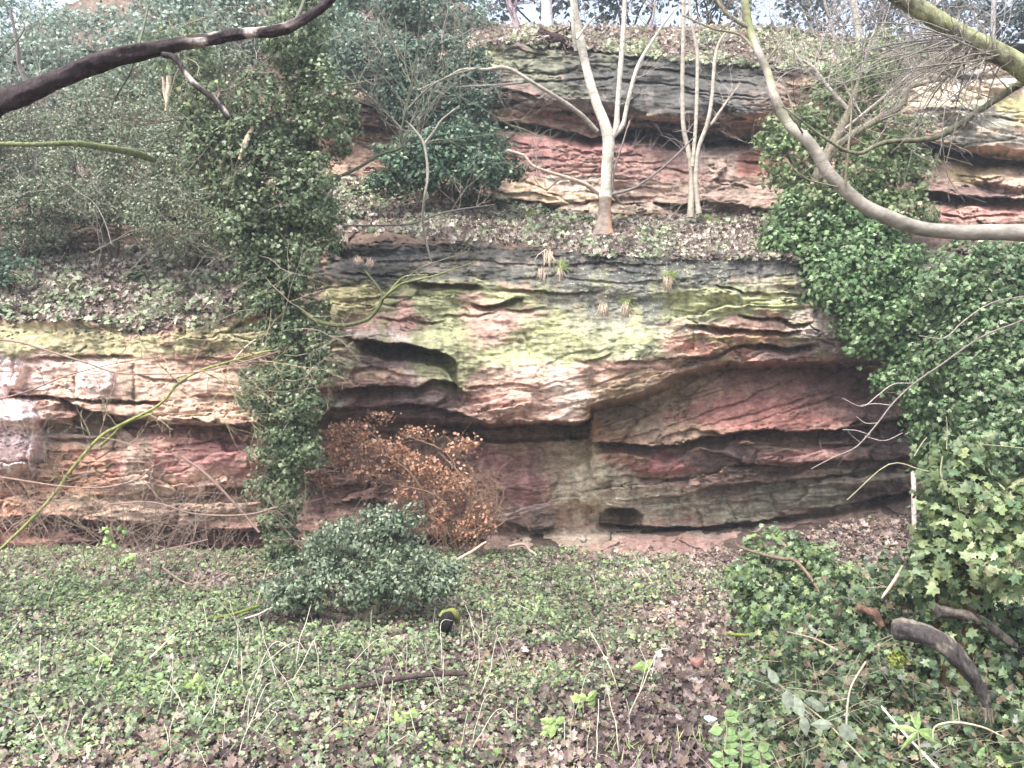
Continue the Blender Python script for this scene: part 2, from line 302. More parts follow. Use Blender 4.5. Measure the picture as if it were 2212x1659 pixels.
# bedding planes and hollows: (lip polyline [(u,v)..], height below in px, depth in m)
BED = [
 ([(764, 732), (800, 735), (880, 745), (940, 757), (978, 776), (990, 790)], 52, .85),
 ([(737, 800), (800, 792), (850, 802), (900, 812)], 16, .12),
 ([(720, 842), (780, 838), (830, 832), (900, 836), (935, 818), (985, 830), (1018, 852)], 40, .32),
 ([(690, 880), (760, 881), (850, 876), (900, 872), (960, 882), (1010, 900), (1045, 912)], 36, .35),
 ([(1273, 955), (1361, 960), (1440, 964), (1520, 944), (1560, 943), (1600, 932), (1631, 926), (1700, 932), (1761, 931), (1808, 927), (1900, 912), (1985, 896)], 30, .5),
 ([(1560, 1010), (1628, 1003), (1718, 1008), (1768, 994), (1850, 992), (1918, 994), (1985, 980)], 26, .3),
 ([(1300, 1030), (1357, 1028), (1440, 1034), (1500, 1030), (1560, 1020), (1640, 1018), (1700, 1024)], 18, .14),
 ([(1380, 1074), (1474, 1070), (1530, 1052), (1620, 1042), (1690, 1040), (1800, 1028), (1960, 1000)], 22, .2),
 ([(1296, 1106), (1320, 1096), (1365, 1099), (1388, 1110)], 34, .9),
 ([(1170, 1046), (1250, 1040), (1300, 1030)], 12, .06),
 ([(1470, 1098), (1560, 1086), (1640, 1080), (1700, 1090)], 12, .1),
 ([(1060, 1128), (1110, 1128), (1150, 1144), (1200, 1136)], 22, .22),
 ([(1290, 1125), (1350, 1134), (1440, 1138), (1520, 1138), (1600, 1128), (1700, 1118), (1760, 1104), (1850, 1085), (1990, 1055)], 20, .35),
 ([(1090, 940), (1150, 938), (1200, 945), (1265, 945)], 8, .05),
 ([(1050, 968), (1100, 962), (1160, 968)], 8, .05),
 # crossbedding on the red face
 ([(1300, 960), (1400, 935), (1500, 900), (1600, 865), (1700, 820)], 10, .09), ([(1400, 955), (1500, 925), (1600, 900), (1700, 872), (1800, 840)], 8, .05),
 ([(1290, 925), (1360, 905), (1430, 880), (1500, 850), (1560, 825)], 9, .07), ([(1560, 930), (1680, 895), (1780, 865), (1880, 830)], 7, .05),
 ([(1620, 985), (1628, 970), (1660, 965), (1740, 962)], 5, -.06),
 # upper part of the lower face
 ([(885, 610), (930, 612), (990, 613), (1045, 618)], 13, .2), ([(737, 650), (790, 645), (830, 643), (893, 640)], 10, .12),
 ([(812, 684), (850, 690), (887, 686), (915, 697), (960, 692)], 12, .15), ([(1018, 654), (1045, 659), (1085, 655), (1132, 642)], 14, .2),
 ([(940, 682), (1030, 680), (1080, 668), (1120, 672), (1180, 664)], 9, .1), ([(1060, 622), (1130, 626), (1220, 634), (1300, 628)], 9, .12),
 ([(1240, 778), (1270, 778), (1300, 770), (1332, 762)], 9, .12), ([(1330, 782), (1400, 778), (1474, 772)], 9, .12),
 ([(1540, 615), (1580, 620), (1600, 630), (1661, 632), (1740, 637), (1800, 650)], 11, .14), ([(1590, 680), (1640, 688), (1681, 686), (1718, 700), (1760, 696)], 12, .2),
 ([(1484, 700), (1535, 706), (1608, 713), (1680, 716), (1730, 712)], 16, .26), ([(1475, 772), (1541, 768), (1585, 748), (1640, 742), (1700, 750), (1770, 742)], 14, .22),
 ([(1600, 658), (1680, 664), (1740, 668)], 8, .08), ([(1700, 730), (1780, 734), (1815, 745)], 10, .15), ([(1640, 600), (1720, 590), (1790, 600)], 6, .05),
 ([(700, 560), (850, 566), (1000, 560), (1150, 572), (1300, 566), (1450, 574)], 8, .07), ([(740, 590), (860, 596), (960, 590)], 8, .08), ([(1100, 600), (1200, 598), (1360, 610), (1500, 605)], 7, .06),
 ([(1090, 870), (1180, 862), (1290, 830), (1380, 800)], 6, .05), ([(1060, 845), (1150, 838), (1250, 815), (1330, 795)], 5, .04), ([(1110, 892), (1200, 885), (1270, 862)], 5, .04),
 ([(1012, 836), (1100, 828), (1170, 836)], 8, .1), ([(1050, 880), (1085, 870), (1130, 880)], 8, .06),
 # left face
 ([(45, 773), (90, 770), (140, 770), (240, 766), (300, 772)], 12, .14), ([(283, 803), (330, 816), (393, 824), (440, 818)], 10, .1), ([(460, 803), (500, 798), (560, 800)], 9, .1),
 ([(425, 856), (480, 854), (560, 856)], 9, .14), ([(15, 850), (60, 854), (123, 858), (287, 867), (350, 867)], 12, .2), ([(123, 858), (183, 884), (290, 904), (393, 917), (470, 919), (560, 918)], 30, .42),
 ([(60, 945), (150, 950), (260, 940)], 14, .12), ([(360, 965), (400, 960), (470, 950), (560, 946)], 12, .14), ([(440, 1050), (480, 1052), (580, 1054)], 28, .3), ([(300, 1072), (417, 1070), (480, 1066)], 12, .14),
 ([(60, 1108), (120, 1112), (200, 1124), (333, 1134), (450, 1140), (590, 1150)], 45, .5), ([(150, 1010), (240, 1000), (330, 1005)], 12, .1), ([(180, 1170), (280, 1160), (400, 1165), (560, 1175)], 12, .12),
 ([(330, 780), (430, 772), (540, 776)], 8, .07), ([(380, 890), (450, 884), (540, 888)], 6, .04), ([(0, 1040), (90, 1032), (200, 1044)], 14, .12), ([(20, 1140), (60, 1150), (100, 1150)], 14, .15),
 ([(680, 1150), (800, 1150), (960, 1158), (1050, 1166)], 26, .3), ([(690, 1010), (850, 1020), (1000, 1010)], 20, .15), ([(560, 700), (620, 700), (700, 695)], 10, .1),
 # upper cliff
 ([(1050, 92), (1110, 90), (1170, 95), (1244, 104), (1300, 110), (1345, 118), (1420, 126)], 9, .22), ([(1085, 157), (1204, 158), (1250, 142)], 6, .12), ([(1055, 181), (1140, 177), (1237, 172), (1330, 168)], 6, .12),
 ([(1065, 190), (1137, 200), (1165, 214)], 10, .16), ([(1050, 222), (1100, 222), (1150, 216)], 6, .1), ([(1046, 263), (1100, 264), (1150, 264), (1200, 280), (1245, 290)], 24, .5),
 ([(1230, 283), (1284, 300), (1330, 290), (1387, 272), (1440, 285), (1470, 298), (1560, 306), (1650, 296)], 28, .6), ([(1180, 237), (1280, 245), (1400, 262), (1520, 270), (1640, 262)], 9, .18),
 ([(1154, 364), (1190, 362), (1225, 356)], 8, .12), ([(1265, 412), (1337, 424), (1390, 427)], 8, .14), ([(1405, 437), (1474, 442), (1530, 430)], 11, .22), ([(1050, 315), (1150, 318), (1280, 330), (1400, 336)], 6, .08),
 ([(1100, 338), (1200, 342), (1320, 352), (1440, 350)], 6, .07), ([(1530, 385), (1570, 390), (1620, 405)], 7, .12), ([(1380, 370), (1440, 362), (1490, 372)], 7, .12), ([(1590, 345), (1640, 352), (1660, 370)], 8, .15),
 ([(1200, 385), (1300, 380), (1400, 388)], 6, .06), ([(1350, 140), (1450, 150), (1560, 175), (1640, 182)], 6, .12), ([(1340, 172), (1440, 180), (1560, 205), (1650, 208)], 6, .1), ([(1474, 195), (1560, 212), (1640, 215)], 6, .1),
 ([(740, 222), (800, 226), (860, 232)], 16, .25), ([(740, 262), (800, 270), (860, 276)], 18, .25), ([(760, 300), (850, 305)], 6, .1),
 ([(1940, 298), (2000, 302), (2058, 318), (2131, 342), (2230, 350)], 34, .6), ([(1930, 417), (2000, 412), (2100, 425), (2250, 432)], 26, .5), ([(2030, 160), (2100, 165), (2180, 158)], 9, .15), ([(1980, 240), (2060, 230), (2140, 250), (2220, 262)], 8, .14),
 ([(2010, 455), (2080, 470), (2200, 462)], 8, .12), ([(2060, 375), (2130, 385), (2220, 372)], 8, .12), ([(1740, 135), (1800, 132), (1860, 140)], 8, .15),
]
STEP = 3.0
SV = 2.0; uu = np.arange(-400, 2600+STEP, STEP); vv = np.arange(-130, 1330, SV)
UU, VV = np.meshgrid(uu, vv)
def base_depth(U, V):
    wv = V+fbm(U*.012, V*.02, 31, 4)*14*ss(1215, 1150, V)+fbm(U*.07, V*.04, 37, 4)*9
    U = U+fbm(U*.02, V*.05, 36, 4)*16
    D = np.zeros_like(U); Vk = [np.interp(U, UK, k[0]) for k in KS]; Dk = [np.interp(U, UK, k[1]) for k in KS]
    D[:] = Dk[0]
    for a in range(len(KS)-1):
        hi, lo = Vk[a], Vk[a+1]
        t = np.clip((hi-wv)/np.maximum(hi-lo, 4), 0, 1); m = wv <= hi
        tt = t if a in (10, 15) else t*t*(3-2*t)*.6+t*.4
        D = np.where(m, Dk[a]+(Dk[a+1]-Dk[a])*tt, D)
    return D
def cells(U, V, cx, cy, seed):
    """jittered blocks: random offset and tilt per block, plus the distance to the joint between blocks"""
    x = U/cx; y = V/cy; ix = np.floor(x); iy = np.floor(y); b1 = np.full(U.shape, 9.0); b2 = b1.copy(); off = np.zeros(U.shape); tx = off.copy(); ty = off.copy()
    for a in (-1, 0, 1):
        for b in (-1, 0, 1):
            jx = ix+a; jy = iy+b; px = jx+.15+.7*_h(jx, jy, seed); py = jy+.15+.7*_h(jx, jy, seed+1)
            d = np.sqrt((x-px)**2+((y-py)*1.3)**2); m = d < b1; b2 = np.where(m, b1, np.minimum(b2, d)); b1 = np.where(m, d, b1)
            off = np.where(m, _h(jx, jy, seed+2)-.5, off); tx = np.where(m, (_h(jx, jy, seed+3)-.5)*(x-px), tx); ty = np.where(m, (_h(jx, jy, seed+4)-.3)*(y-py), ty)
    return off+tx*.9+ty*1.2, b2-b1
def relief(U, V):
    D = base_depth(U, V)
    wu = U+fbm(U*.03, V*.03, 3, 3)*20; wv = V+fbm(U*.03, V*.02, 8, 3)*8+fbm(U*.12, V*.03, 18, 3)*5
    for i, (L, h, a) in enumerate(BED):
        a = a*(.55 if a < .16 else 1)
        La = np.array(L, float); u0, u1 = La[0, 0], La[-1, 0]
        vl = np.interp(wu, La[:, 0], La[:, 1]); s = wv-vl
        ends = np.clip(np.minimum(wu-u0, u1-wu)/(18+h*.5), 0, 1)**.6
        hh = h*(.6+.8*vn(wu*.02, wu*0+i, 77))
        f = ss(-1, 1.5, s)*np.clip(1-s/np.maximum(hh, 1), 0, 1)**.7
        lip = np.exp(-np.abs(s)/(h*.7))*(s < 0)
        D = D+ends*(a*1.35*f-lip*abs(a)*.34)
    # general strata
    dip = np.where((U > 1280) & (V > 780) & (V < 960), .36, np.where((U > 1300) & (V >= 960), .17, np.where((U > 1000) & (U < 1500) & (V > 700), .22, np.where(V < 470, -.05, .05))))*ss(0, 80, V+200)
    rock = ss(0, 1, np.clip(1-(np.abs(V-500)-0)/30, 0, 1))*0
    s = V+dip*(U-1300)+fbm(U*.006, V*.01, 12, 3)*60
    lay = 0
    for sc, am in ((.055, .09), (.13, .045), (.3, .016)):
        q = s*sc; fr = q-np.floor(q); st = _h(np.floor(q), np.floor(U*.004+fbm(U*.01, V*.01, 9)*2), 5)
        lay = lay+am*(st-.5+ (fr-.5)*.7)*np.clip(vn(U*.008, V*.015, 21)*2.2-.6, .12, 1.2)
    smooth = ss(1.3, .5, ((U-1150)/330)**2+((V-740)/130)**2)+.6*ss(1.2, .5, ((U-1650)/330)**2+((V-860)/70)**2)+.8*ss(1.2, .5, ((U-1250)/560)**2+((V-590)/60)**2)+.8*ss(1.2, .6, ((U-1380)/330)**2+((V-180)/62)**2)+.6*ss(1.2, .6, ((U-1180)/130)**2+((V-1030)/80)**2)+.75*ss(1.2, .6, ((U-200)/420)**2+((V-810)/90)**2); smooth = .8-.72*np.clip(smooth, 0, 1)
    Wu = U+fbm(U*.02, V*.03, 91, 3)*50; Wv = V+fbm(U*.02, V*.03, 92, 3)*24+dip*(U-1300)
    c1, e1 = cells(Wu, Wv, 190, 62, 200); c2, e2 = cells(Wu, Wv, 120, 27, 300)
    cm = .35+.9*vn(U*.006, V*.01, 66)
    D = D+smooth*(c1*.34+cm*c2*.12+.06*ss(.08, 0, e1)*cm+.02*ss(.10, 0, e2)*cm)
    D = D+lay*.42*(.2+.8*smooth)+fbm(U*.007, V*.012, 40, 3)*.34+fbm(U*.05, V*.13, 50, 4)*.06+fbm(U*.15, V*.3, 55, 3)*.02
    sb = V+dip*1.6*(U-1300); wq = fbm(U*.02, V*.02, 99, 3)*.8
    for (fx, fy, sd, am, th) in ((.0045, .030, 101, .09, .010), (.009, .062, 111, .055, .013), (.018, .12, 121, .03, .018)):
        r = np.abs(fbm(U*fx+wq*.3, sb*fy+wq, sd, 5, .55)); msk = ss(.52, .75, vn(U*.011+sd, V*.017, sd+7))*(.3+.7*np.clip(smooth*1.4, 0, 1))
        D = D+am*ss(th, 0, r)*msk-am*.35*ss(th*5, th, r)*msk*ss(0, th, r)
    # vertical joints
    for (ua, va, ub, vb) in ((290, 785, 288, 866), (1272, 905, 1285, 1000), (1360, 975, 1356, 1025), (1500, 975, 1498, 1030), (1150, 770, 1130, 720), (1180, 1090, 1210, 1020), (1640, 970, 1628, 1005), (30, 760, 22, 860), (165, 800, 160, 860), (1660, 1060, 1690, 1120), (1050, 960, 1080, 1120), (540, 930, 535, 1010), (1645, 560, 1640, 630), (1570, 1080, 1590, 1130), (1740, 560, 1745, 640)):
        t = np.clip((V-min(va, vb))/abs(vb-va), 0, 1); t = t if vb > va else 1-t
        x = U-(ua+(ub-ua)*t)-fbm(V*.05, V*0+ua, 4, 3)*14
        inside = ss(-6, 4, V-min(va, vb))*ss(6, -4, V-max(va, vb))
        D = D+inside*np.exp(-(x/3.2)**2)*.06
    # boulders standing proud
    for (bu, bv, ru, rv, a) in ((10, 940, 82, 86, .45), (-10, 800, 70, 60, .3), (205, 820, 45, 38, .16), (1428, 1002, 76, 26, .14), (1735, 985, 105, 20, .16), (300, 1010, 45, 60, .15), (1120, 1030, 60, 80, .08), (1240, 990, 36, 50, -.06), (1320, 1060, 90, 40, .1), (1760, 1080, 120, 24, .1), (1880, 1040, 90, 22, .1), (2090, 230, 60, 50, .35), (2150, 160, 80, 40, .3), (2180, 380, 80, 30, .3), (1560, 650, 70, 28, .08), (1670, 655, 70, 26, .1), (1450, 250, 60, 14, .15), (1100, 870, 60, 30, .08), (1320, 740, 90, 60, .07)):
        q = ((U-bu)/ru)**2+((V-bv)/rv)**2+fbm(U*.03, V*.03, 61, 3)*.7
        D = D-a*ss(1.15, .35, q)
    return D
DD = relief(UU, VV)
def depth_at(u, v):
    i = np.clip(((np.asarray(v)-vv[0])/SV), 0, len(vv)-1.001); j = np.clip(((np.asarray(u)-uu[0])/STEP), 0, len(uu)-1.001)
    return DD[i.astype(int), j.astype(int)]

# ---- colours of the stone, by patches of red, tan, moss and black lichen
TAN = (.44, .335, .25); PINK = (.42, .24, .21); RED = (.30, .15, .14); DRED = (.18, .10, .095); MOS = (.27, .285, .15); GRN = (.29, .31, .16); BLK = (.07, .072, .064); GRY = (.15, .152, .13)
PALE = (.60, .50, .44); PUR = (.21, .15, .145); GG = (.25, .235, .17); ORG = (.34, .19, .10); WHT = (.78, .70, .69); SOILC = (.12, .085, .065); YEL = (.38, .34, .17)
BL = [ # (u, v, ru, rv, colour, strength)
 (100, 780, 260, 90, TAN, 1), (400, 850, 260, 70, TAN, 1), (480, 890, 130, 35, (.44, .33, .23), 1), (60, 800, 80, 60, PALE, .8), (205, 815, 48, 45, PALE, 1), (20, 945, 78, 82, WHT, 1), (10, 780, 55, 70, WHT, .6),
 (350, 980, 230, 60, PINK, .8), (480, 1000, 120, 50, RED, .7), (150, 1010, 90, 60, ORG, .6), (300, 1015, 40, 55, GG, .8), (420, 1040, 120, 26, TAN, .8), (90, 1080, 140, 60, ORG, .6), (300, 1100, 260, 40, GG, .6),
 (60, 1150, 130, 50, (.40, .20, .14), .8), (350, 1170, 240, 40, DRED, 1), (500, 1185, 130, 16, RED, .8), (200, 935, 100, 40, GG, .7), (150, 735, 180, 36, MOS, 1), (40, 720, 90, 40, GRN, .8), (480, 730, 120, 36, MOS, 1), (330, 750, 120, 20, GRN, .7), (280, 800, 14, 60, GG, .7),
 (360, 660, 360, 26, BLK, .7), (490, 655, 36, 40, BLK, 1),
 (900, 660, 220, 70, MOS, 1), (760, 650, 70, 50, YEL, 1), (820, 700, 90, 30, PINK, 1), (860, 665, 18, 25, PINK, .9), (800, 730, 100, 14, PALE, .7), (750, 770, 60, 30, TAN, 1), (870, 775, 110, 30, PUR, 1), (800, 810, 70, 14, (.42, .28, .20), 1), (890, 815, 40, 10, PALE, .6), (830, 860, 150, 36, DRED, 1), (930, 860, 90, 30, PUR, 1), (860, 905, 200, 22, PUR, .9), (740, 865, 30, 20, GG, .8),
 (1060, 720, 80, 70, (.46, .34, .24), 1), (1060, 700, 50, 36, PINK, .8), (1130, 690, 40, 26, PINK, .9), (960, 760, 60, 80, GRN, .9), (1150, 740, 50, 60, MOS, .8), (1250, 720, 110, 80, GRN, 1), (1350, 700, 120, 80, GG, .9), (1400, 660, 130, 60, GRY, .7), (1320, 640, 180, 36, GRY, .8), (1050, 640, 100, 26, MOS, .8), (1030, 655, 40, 20, PINK, .7),
 (1120, 780, 120, 30, (.36, .38, .20), 1), (1180, 830, 160, 45, (.50, .36, .28), 1), (1150, 870, 130, 45, (.52, .33, .26), 1), (1040, 870, 50, 40, PINK, .7), (1240, 850, 60, 50, PALE, .6), (1350, 800, 130, 40, (.46, .28, .22), 1), (1000, 800, 40, 36, MOS, .8), (1300, 750, 90, 22, GRN, .6),
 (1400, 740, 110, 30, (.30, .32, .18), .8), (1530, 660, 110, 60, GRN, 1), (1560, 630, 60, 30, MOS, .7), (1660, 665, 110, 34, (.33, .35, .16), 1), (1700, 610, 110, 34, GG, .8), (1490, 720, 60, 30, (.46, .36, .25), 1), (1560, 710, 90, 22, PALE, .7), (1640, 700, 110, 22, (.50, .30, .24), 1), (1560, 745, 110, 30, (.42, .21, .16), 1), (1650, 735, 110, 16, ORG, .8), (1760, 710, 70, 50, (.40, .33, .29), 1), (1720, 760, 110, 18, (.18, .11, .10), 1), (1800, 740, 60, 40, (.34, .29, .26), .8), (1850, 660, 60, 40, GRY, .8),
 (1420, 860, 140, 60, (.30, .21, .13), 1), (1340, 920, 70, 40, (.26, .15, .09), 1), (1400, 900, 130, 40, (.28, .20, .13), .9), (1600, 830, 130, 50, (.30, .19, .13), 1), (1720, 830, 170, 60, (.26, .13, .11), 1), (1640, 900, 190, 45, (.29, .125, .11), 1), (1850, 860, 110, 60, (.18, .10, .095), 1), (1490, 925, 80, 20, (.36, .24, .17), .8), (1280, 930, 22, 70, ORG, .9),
 (1900, 960, 130, 40, (.15, .10, .095), 1), (1100, 990, 80, 60, (.27, .13, .12), 1), (1110, 1060, 70, 60, (.22, .11, .105), 1), (1150, 955, 90, 22, (.34, .22, .15), .9), (1230, 980, 50, 50, (.36, .28, .18), 1), (1200, 1050, 40, 40, (.32, .21, .15), .9), (1275, 1000, 16, 60, (.50, .40, .26), .9), (1140, 1115, 70, 26, (.24, .19, .18), .9), (1290, 1060, 90, 60, (.36, .31, .22), 1), (1330, 985, 50, 18, (.36, .20, .13), .8),
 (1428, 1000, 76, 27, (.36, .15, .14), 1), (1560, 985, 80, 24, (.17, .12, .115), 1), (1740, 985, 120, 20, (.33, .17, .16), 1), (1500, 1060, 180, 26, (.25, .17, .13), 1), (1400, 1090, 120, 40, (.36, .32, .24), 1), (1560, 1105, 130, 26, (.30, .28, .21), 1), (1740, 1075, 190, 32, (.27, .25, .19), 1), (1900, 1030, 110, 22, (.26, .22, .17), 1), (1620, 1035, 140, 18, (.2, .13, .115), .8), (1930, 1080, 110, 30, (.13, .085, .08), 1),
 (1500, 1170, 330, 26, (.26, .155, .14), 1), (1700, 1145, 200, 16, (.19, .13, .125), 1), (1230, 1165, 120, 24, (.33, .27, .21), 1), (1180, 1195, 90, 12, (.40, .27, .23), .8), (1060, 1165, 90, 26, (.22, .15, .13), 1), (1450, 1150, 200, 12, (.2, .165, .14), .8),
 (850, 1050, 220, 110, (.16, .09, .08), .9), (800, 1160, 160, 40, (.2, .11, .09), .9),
 # black band under the ledge
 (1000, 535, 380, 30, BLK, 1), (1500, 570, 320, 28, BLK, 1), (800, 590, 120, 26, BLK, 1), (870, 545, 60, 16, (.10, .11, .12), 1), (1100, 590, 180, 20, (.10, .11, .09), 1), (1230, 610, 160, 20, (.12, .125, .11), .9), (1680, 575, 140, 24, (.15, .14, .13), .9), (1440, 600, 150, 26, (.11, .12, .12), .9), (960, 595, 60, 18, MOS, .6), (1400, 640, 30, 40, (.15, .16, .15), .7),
 # upper cliff
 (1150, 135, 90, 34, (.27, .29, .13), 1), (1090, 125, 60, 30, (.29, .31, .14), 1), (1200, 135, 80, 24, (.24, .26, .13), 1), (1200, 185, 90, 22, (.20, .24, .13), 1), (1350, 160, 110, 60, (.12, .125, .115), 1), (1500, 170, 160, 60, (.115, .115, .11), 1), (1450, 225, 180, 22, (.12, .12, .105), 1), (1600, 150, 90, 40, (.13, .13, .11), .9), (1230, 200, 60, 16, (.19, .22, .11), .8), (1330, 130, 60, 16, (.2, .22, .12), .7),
 (1110, 205, 60, 24, (.42, .19, .15), 1), (1110, 240, 90, 26, (.44, .29, .20), 1), (1180, 255, 80, 18, (.33, .19, .15), 1), (1250, 260, 120, 18, (.22, .13, .11), 1), (1450, 268, 140, 14, (.20, .14, .12), .9), (1450, 300, 200, 24, (.11, .075, .07), 1), (1150, 320, 150, 34, (.33, .15, .14), 1), (1280, 335, 160, 34, (.31, .15, .14), 1), (1200, 370, 140, 26, (.30, .16, .14), 1), (1180, 420, 120, 26, (.40, .31, .21), 1), (1250, 400, 80, 16, (.38, .31, .27), .8), (1420, 360, 140, 40, (.29, .17, .15), 1), (1420, 415, 160, 26, (.32, .22, .18), 1), (1560, 345, 60, 40, (.36, .27, .23), 1), (1640, 355, 40, 30, (.36, .14, .11), .9), (1600, 410, 110, 34, (.34, .25, .21), 1), (1380, 450, 180, 12, (.36, .30, .24), .8),
 (780, 200, 60, 22, (.42, .33, .24), 1), (820, 240, 110, 26, (.16, .11, .10), 1), (800, 290, 110, 24, (.34, .22, .17), 1), (720, 320, 30, 18, RED, 1), (820, 310, 60, 12, (.42, .33, .24), .8),
 (2120, 180, 170, 90, (.44, .36, .25), 1), (2080, 150, 60, 30, (.16, .17, .2), .8), (2180, 150, 60, 40, PALE, .7), (2010, 210, 50, 30, PALE, .7), (2180, 240, 70, 30, (.38, .33, .12), .9), (2080, 255, 110, 30, (.22, .23, .2), .9), (2120, 300, 110, 20, (.2, .2, .17), 1), (2100, 380, 140, 40, (.38, .27, .2), 1), (2110, 370, 50, 30, (.38, .30, .15), .8), (2180, 330, 70, 16, (.42, .3, .22), .8), (2060, 415, 160, 20, (.17, .11, .1), 1), (2110, 465, 160, 22, (.38, .2, .17), 1), (1980, 200, 60, 50, (.34, .3, .2), .5),
]
def warp(U, V, s): return U+fbm(U*.013+s, V*.022, 14, 6, .6)*80, V+fbm(U*.015, V*.026+s, 15, 6, .6)*44
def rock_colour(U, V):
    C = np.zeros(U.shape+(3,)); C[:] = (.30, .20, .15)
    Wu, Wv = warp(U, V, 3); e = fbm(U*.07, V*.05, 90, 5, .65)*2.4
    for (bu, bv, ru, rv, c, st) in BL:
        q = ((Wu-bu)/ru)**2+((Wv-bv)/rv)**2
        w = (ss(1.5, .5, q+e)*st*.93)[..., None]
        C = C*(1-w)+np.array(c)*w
    # streaks of dark and pale along the beds
    b = fbm(U*.006, V*.09+fbm(U*.01, V*.01, 2)*3, 71, 4)
    vs = fbm(U*.06, V*.008, 72, 4); C = C*(1+b*.5+vs*.5)[..., None]
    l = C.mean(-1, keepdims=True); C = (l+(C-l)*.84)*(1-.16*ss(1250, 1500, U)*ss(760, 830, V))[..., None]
    p = ss(.08, .25, fbm(U*.03, V*.06, 73, 5))[..., None]*.2; C = C*(1-p)+np.array((.46, .40, .34))*p*(l*1.6+.25)
    g1 = fbm(U*.11, V*.16, 74, 4, .6); C = C*(1+g1*.6)[..., None]
    k = ss(.16, .22, fbm(U*.05, V*.02, 75, 5, .6))[..., None]*.5*(V < 760)[..., None]*(V > 470)[..., None]; C = C*(1-k)+C*np.array((.42, .46, .40))*k
    k = ss(.06, .13, fbm(U*.05+9, V*.02, 78, 5, .65))[..., None]*.45*(V < 700)[..., None]*(V > 540)[..., None]*(U > 1150)[..., None]; C = C*(1-k)+np.array((.17, .18, .15))*k
    k = ss(.12, .17, fbm(U*.035+9, V*.03, 76, 5, .65))[..., None]*.55*(V > 560)[..., None]*(V < 780)[..., None]*(U > 700)[..., None]; C = C*(1-k)+np.array((.31, .32, .17))*k
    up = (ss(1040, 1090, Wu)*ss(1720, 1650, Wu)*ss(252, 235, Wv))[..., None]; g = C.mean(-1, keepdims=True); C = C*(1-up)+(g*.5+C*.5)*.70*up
    bd = (ss(690, 740, Wu)*ss(490, 510, Wv)*ss(618, 588, Wv))[..., None]; g = C.mean(-1, keepdims=True); C = C*(1-bd)+(g*.5+C*.5)*.72*bd
    lf = ss(600, 500, U)[..., None]; C = C*(1-lf)+C*np.array((1.0, .90, .92))*lf
    return C*np.array((1.34, 1.3, 1.24))
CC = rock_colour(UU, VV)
# soil and humus on the ledges and the cliff top
def soil_mask(U, V):
    lo = np.interp(U, UK, [655, 660, 665, 575, 528, 530, 535, 545, 548, 548, 552, 552, 548, 552, 550, 545, 545, 545]); hi = np.interp(U, UK, [500, 500, 500, 440, 415, 425, 436, 466, 470, 474, 470, 462, 456, 456, 460, 475, 488, 488])
    w = fbm(U*.02, V*.02, 33, 3)*26
    m1 = ss(hi-8, hi+6, V+w)*ss(lo+4, lo-8, V+w)
    t = np.interp(U, UK, [520, 520, 520, 420, 200, 98, 90, 101, 105, 112, 122, 126, 128, 128, 132, 138, 120, 120]); m2 = ss(t+4, t-6, V+w*.6)
    return np.clip(m1+m2, 0, 1)
SMK = soil_mask(UU, VV)
CC = CC*(1-SMK[..., None])+np.array(SOILC)*(.8+.8*vn(UU*.1, VV*.1, 3))[..., None]*SMK[..., None]
LICH = np.clip(ss(.0, 1, vn(UU*.01, VV*.012, 5)+.25)*ss(0, 1, 1-((UU-1450)/330)**2)*ss(0, 1, 1.2-((VV-640)/110)**2)*1.6, 0, 1)+.12*(VV > 560)*(VV < 900)
V3 = Pn(UU, VV, DD).reshape(-1, 3)
nu, nv = len(uu), len(vv)
idx = np.arange(nu*nv).reshape(nv, nu)
def cliff_part(name, r0, r1):
    a = idx[r0:r1+1]; sub = a.ravel(); k = a.shape[0]
    ii = np.arange(k*nu).reshape(k, nu)
    Fq = np.stack([ii[:-1, :-1], ii[1:, :-1], ii[1:, 1:], ii[:-1, 1:]], -1).reshape(-1, 4)
    topv = np.interp(UU, UK, KS[-1][0])+fbm(UU*.05, UU*0, 7, 3)*10
    keep = (VV > topv)[r0:r1+1].ravel(); Fq = Fq[keep[Fq].all(1)]
    o = mesh(name, V3[sub], Fq, ROCK, None, CC.reshape(-1, 3)[sub]); o['kind'] = 'structure'
    la = o.data.attributes.new('Lich', 'FLOAT', 'POINT'); la.data.foreach_set('value', LICH.reshape(-1)[sub].astype(np.float32))
    return o
split = int((490-vv[0])/SV)
cliff_part('upper_cliff', 0, split); cliff_part('lower_cliff', split, nv-1)

# ------------------------------------------------------------------ ground
HUMPS = [(3.0, 6.6, .55, .9, .9), (3.6, 5.2, .35, .9, .8), (5.9, 11.2, .26, 1.5, 1.3), (2.6, 4.4, .12, .6, .6), (5.5, 6.0, .5, 1.4, 1.4), (-1.35, 8.7, .08, .9, .5), (-6, 9, .1, 2, 1.5)]
def gz(x, y):
    z = fbm(x*.5, y*.5, 60, 4)*.12+fbm(x*3, y*3, 61, 3)*.045
    for (a, b, h, rx, ry) in HUMPS: z = z+h*np.exp(-((x-a)/rx)**2-((y-b)/ry)**2)
    return z
gx = np.concatenate([np.linspace(-60, -9, 20)[:-1], np.linspace(-9, 9, 361), np.linspace(9, 60, 20)[1:]])
gy = np.concatenate([np.linspace(-30, 2.5, 20)[:-1], np.linspace(2.5, 13, 211), np.linspace(13, 60, 16)[1:]])
GX, GY = np.meshgrid(gx, gy); GZ = gz(GX, GY)
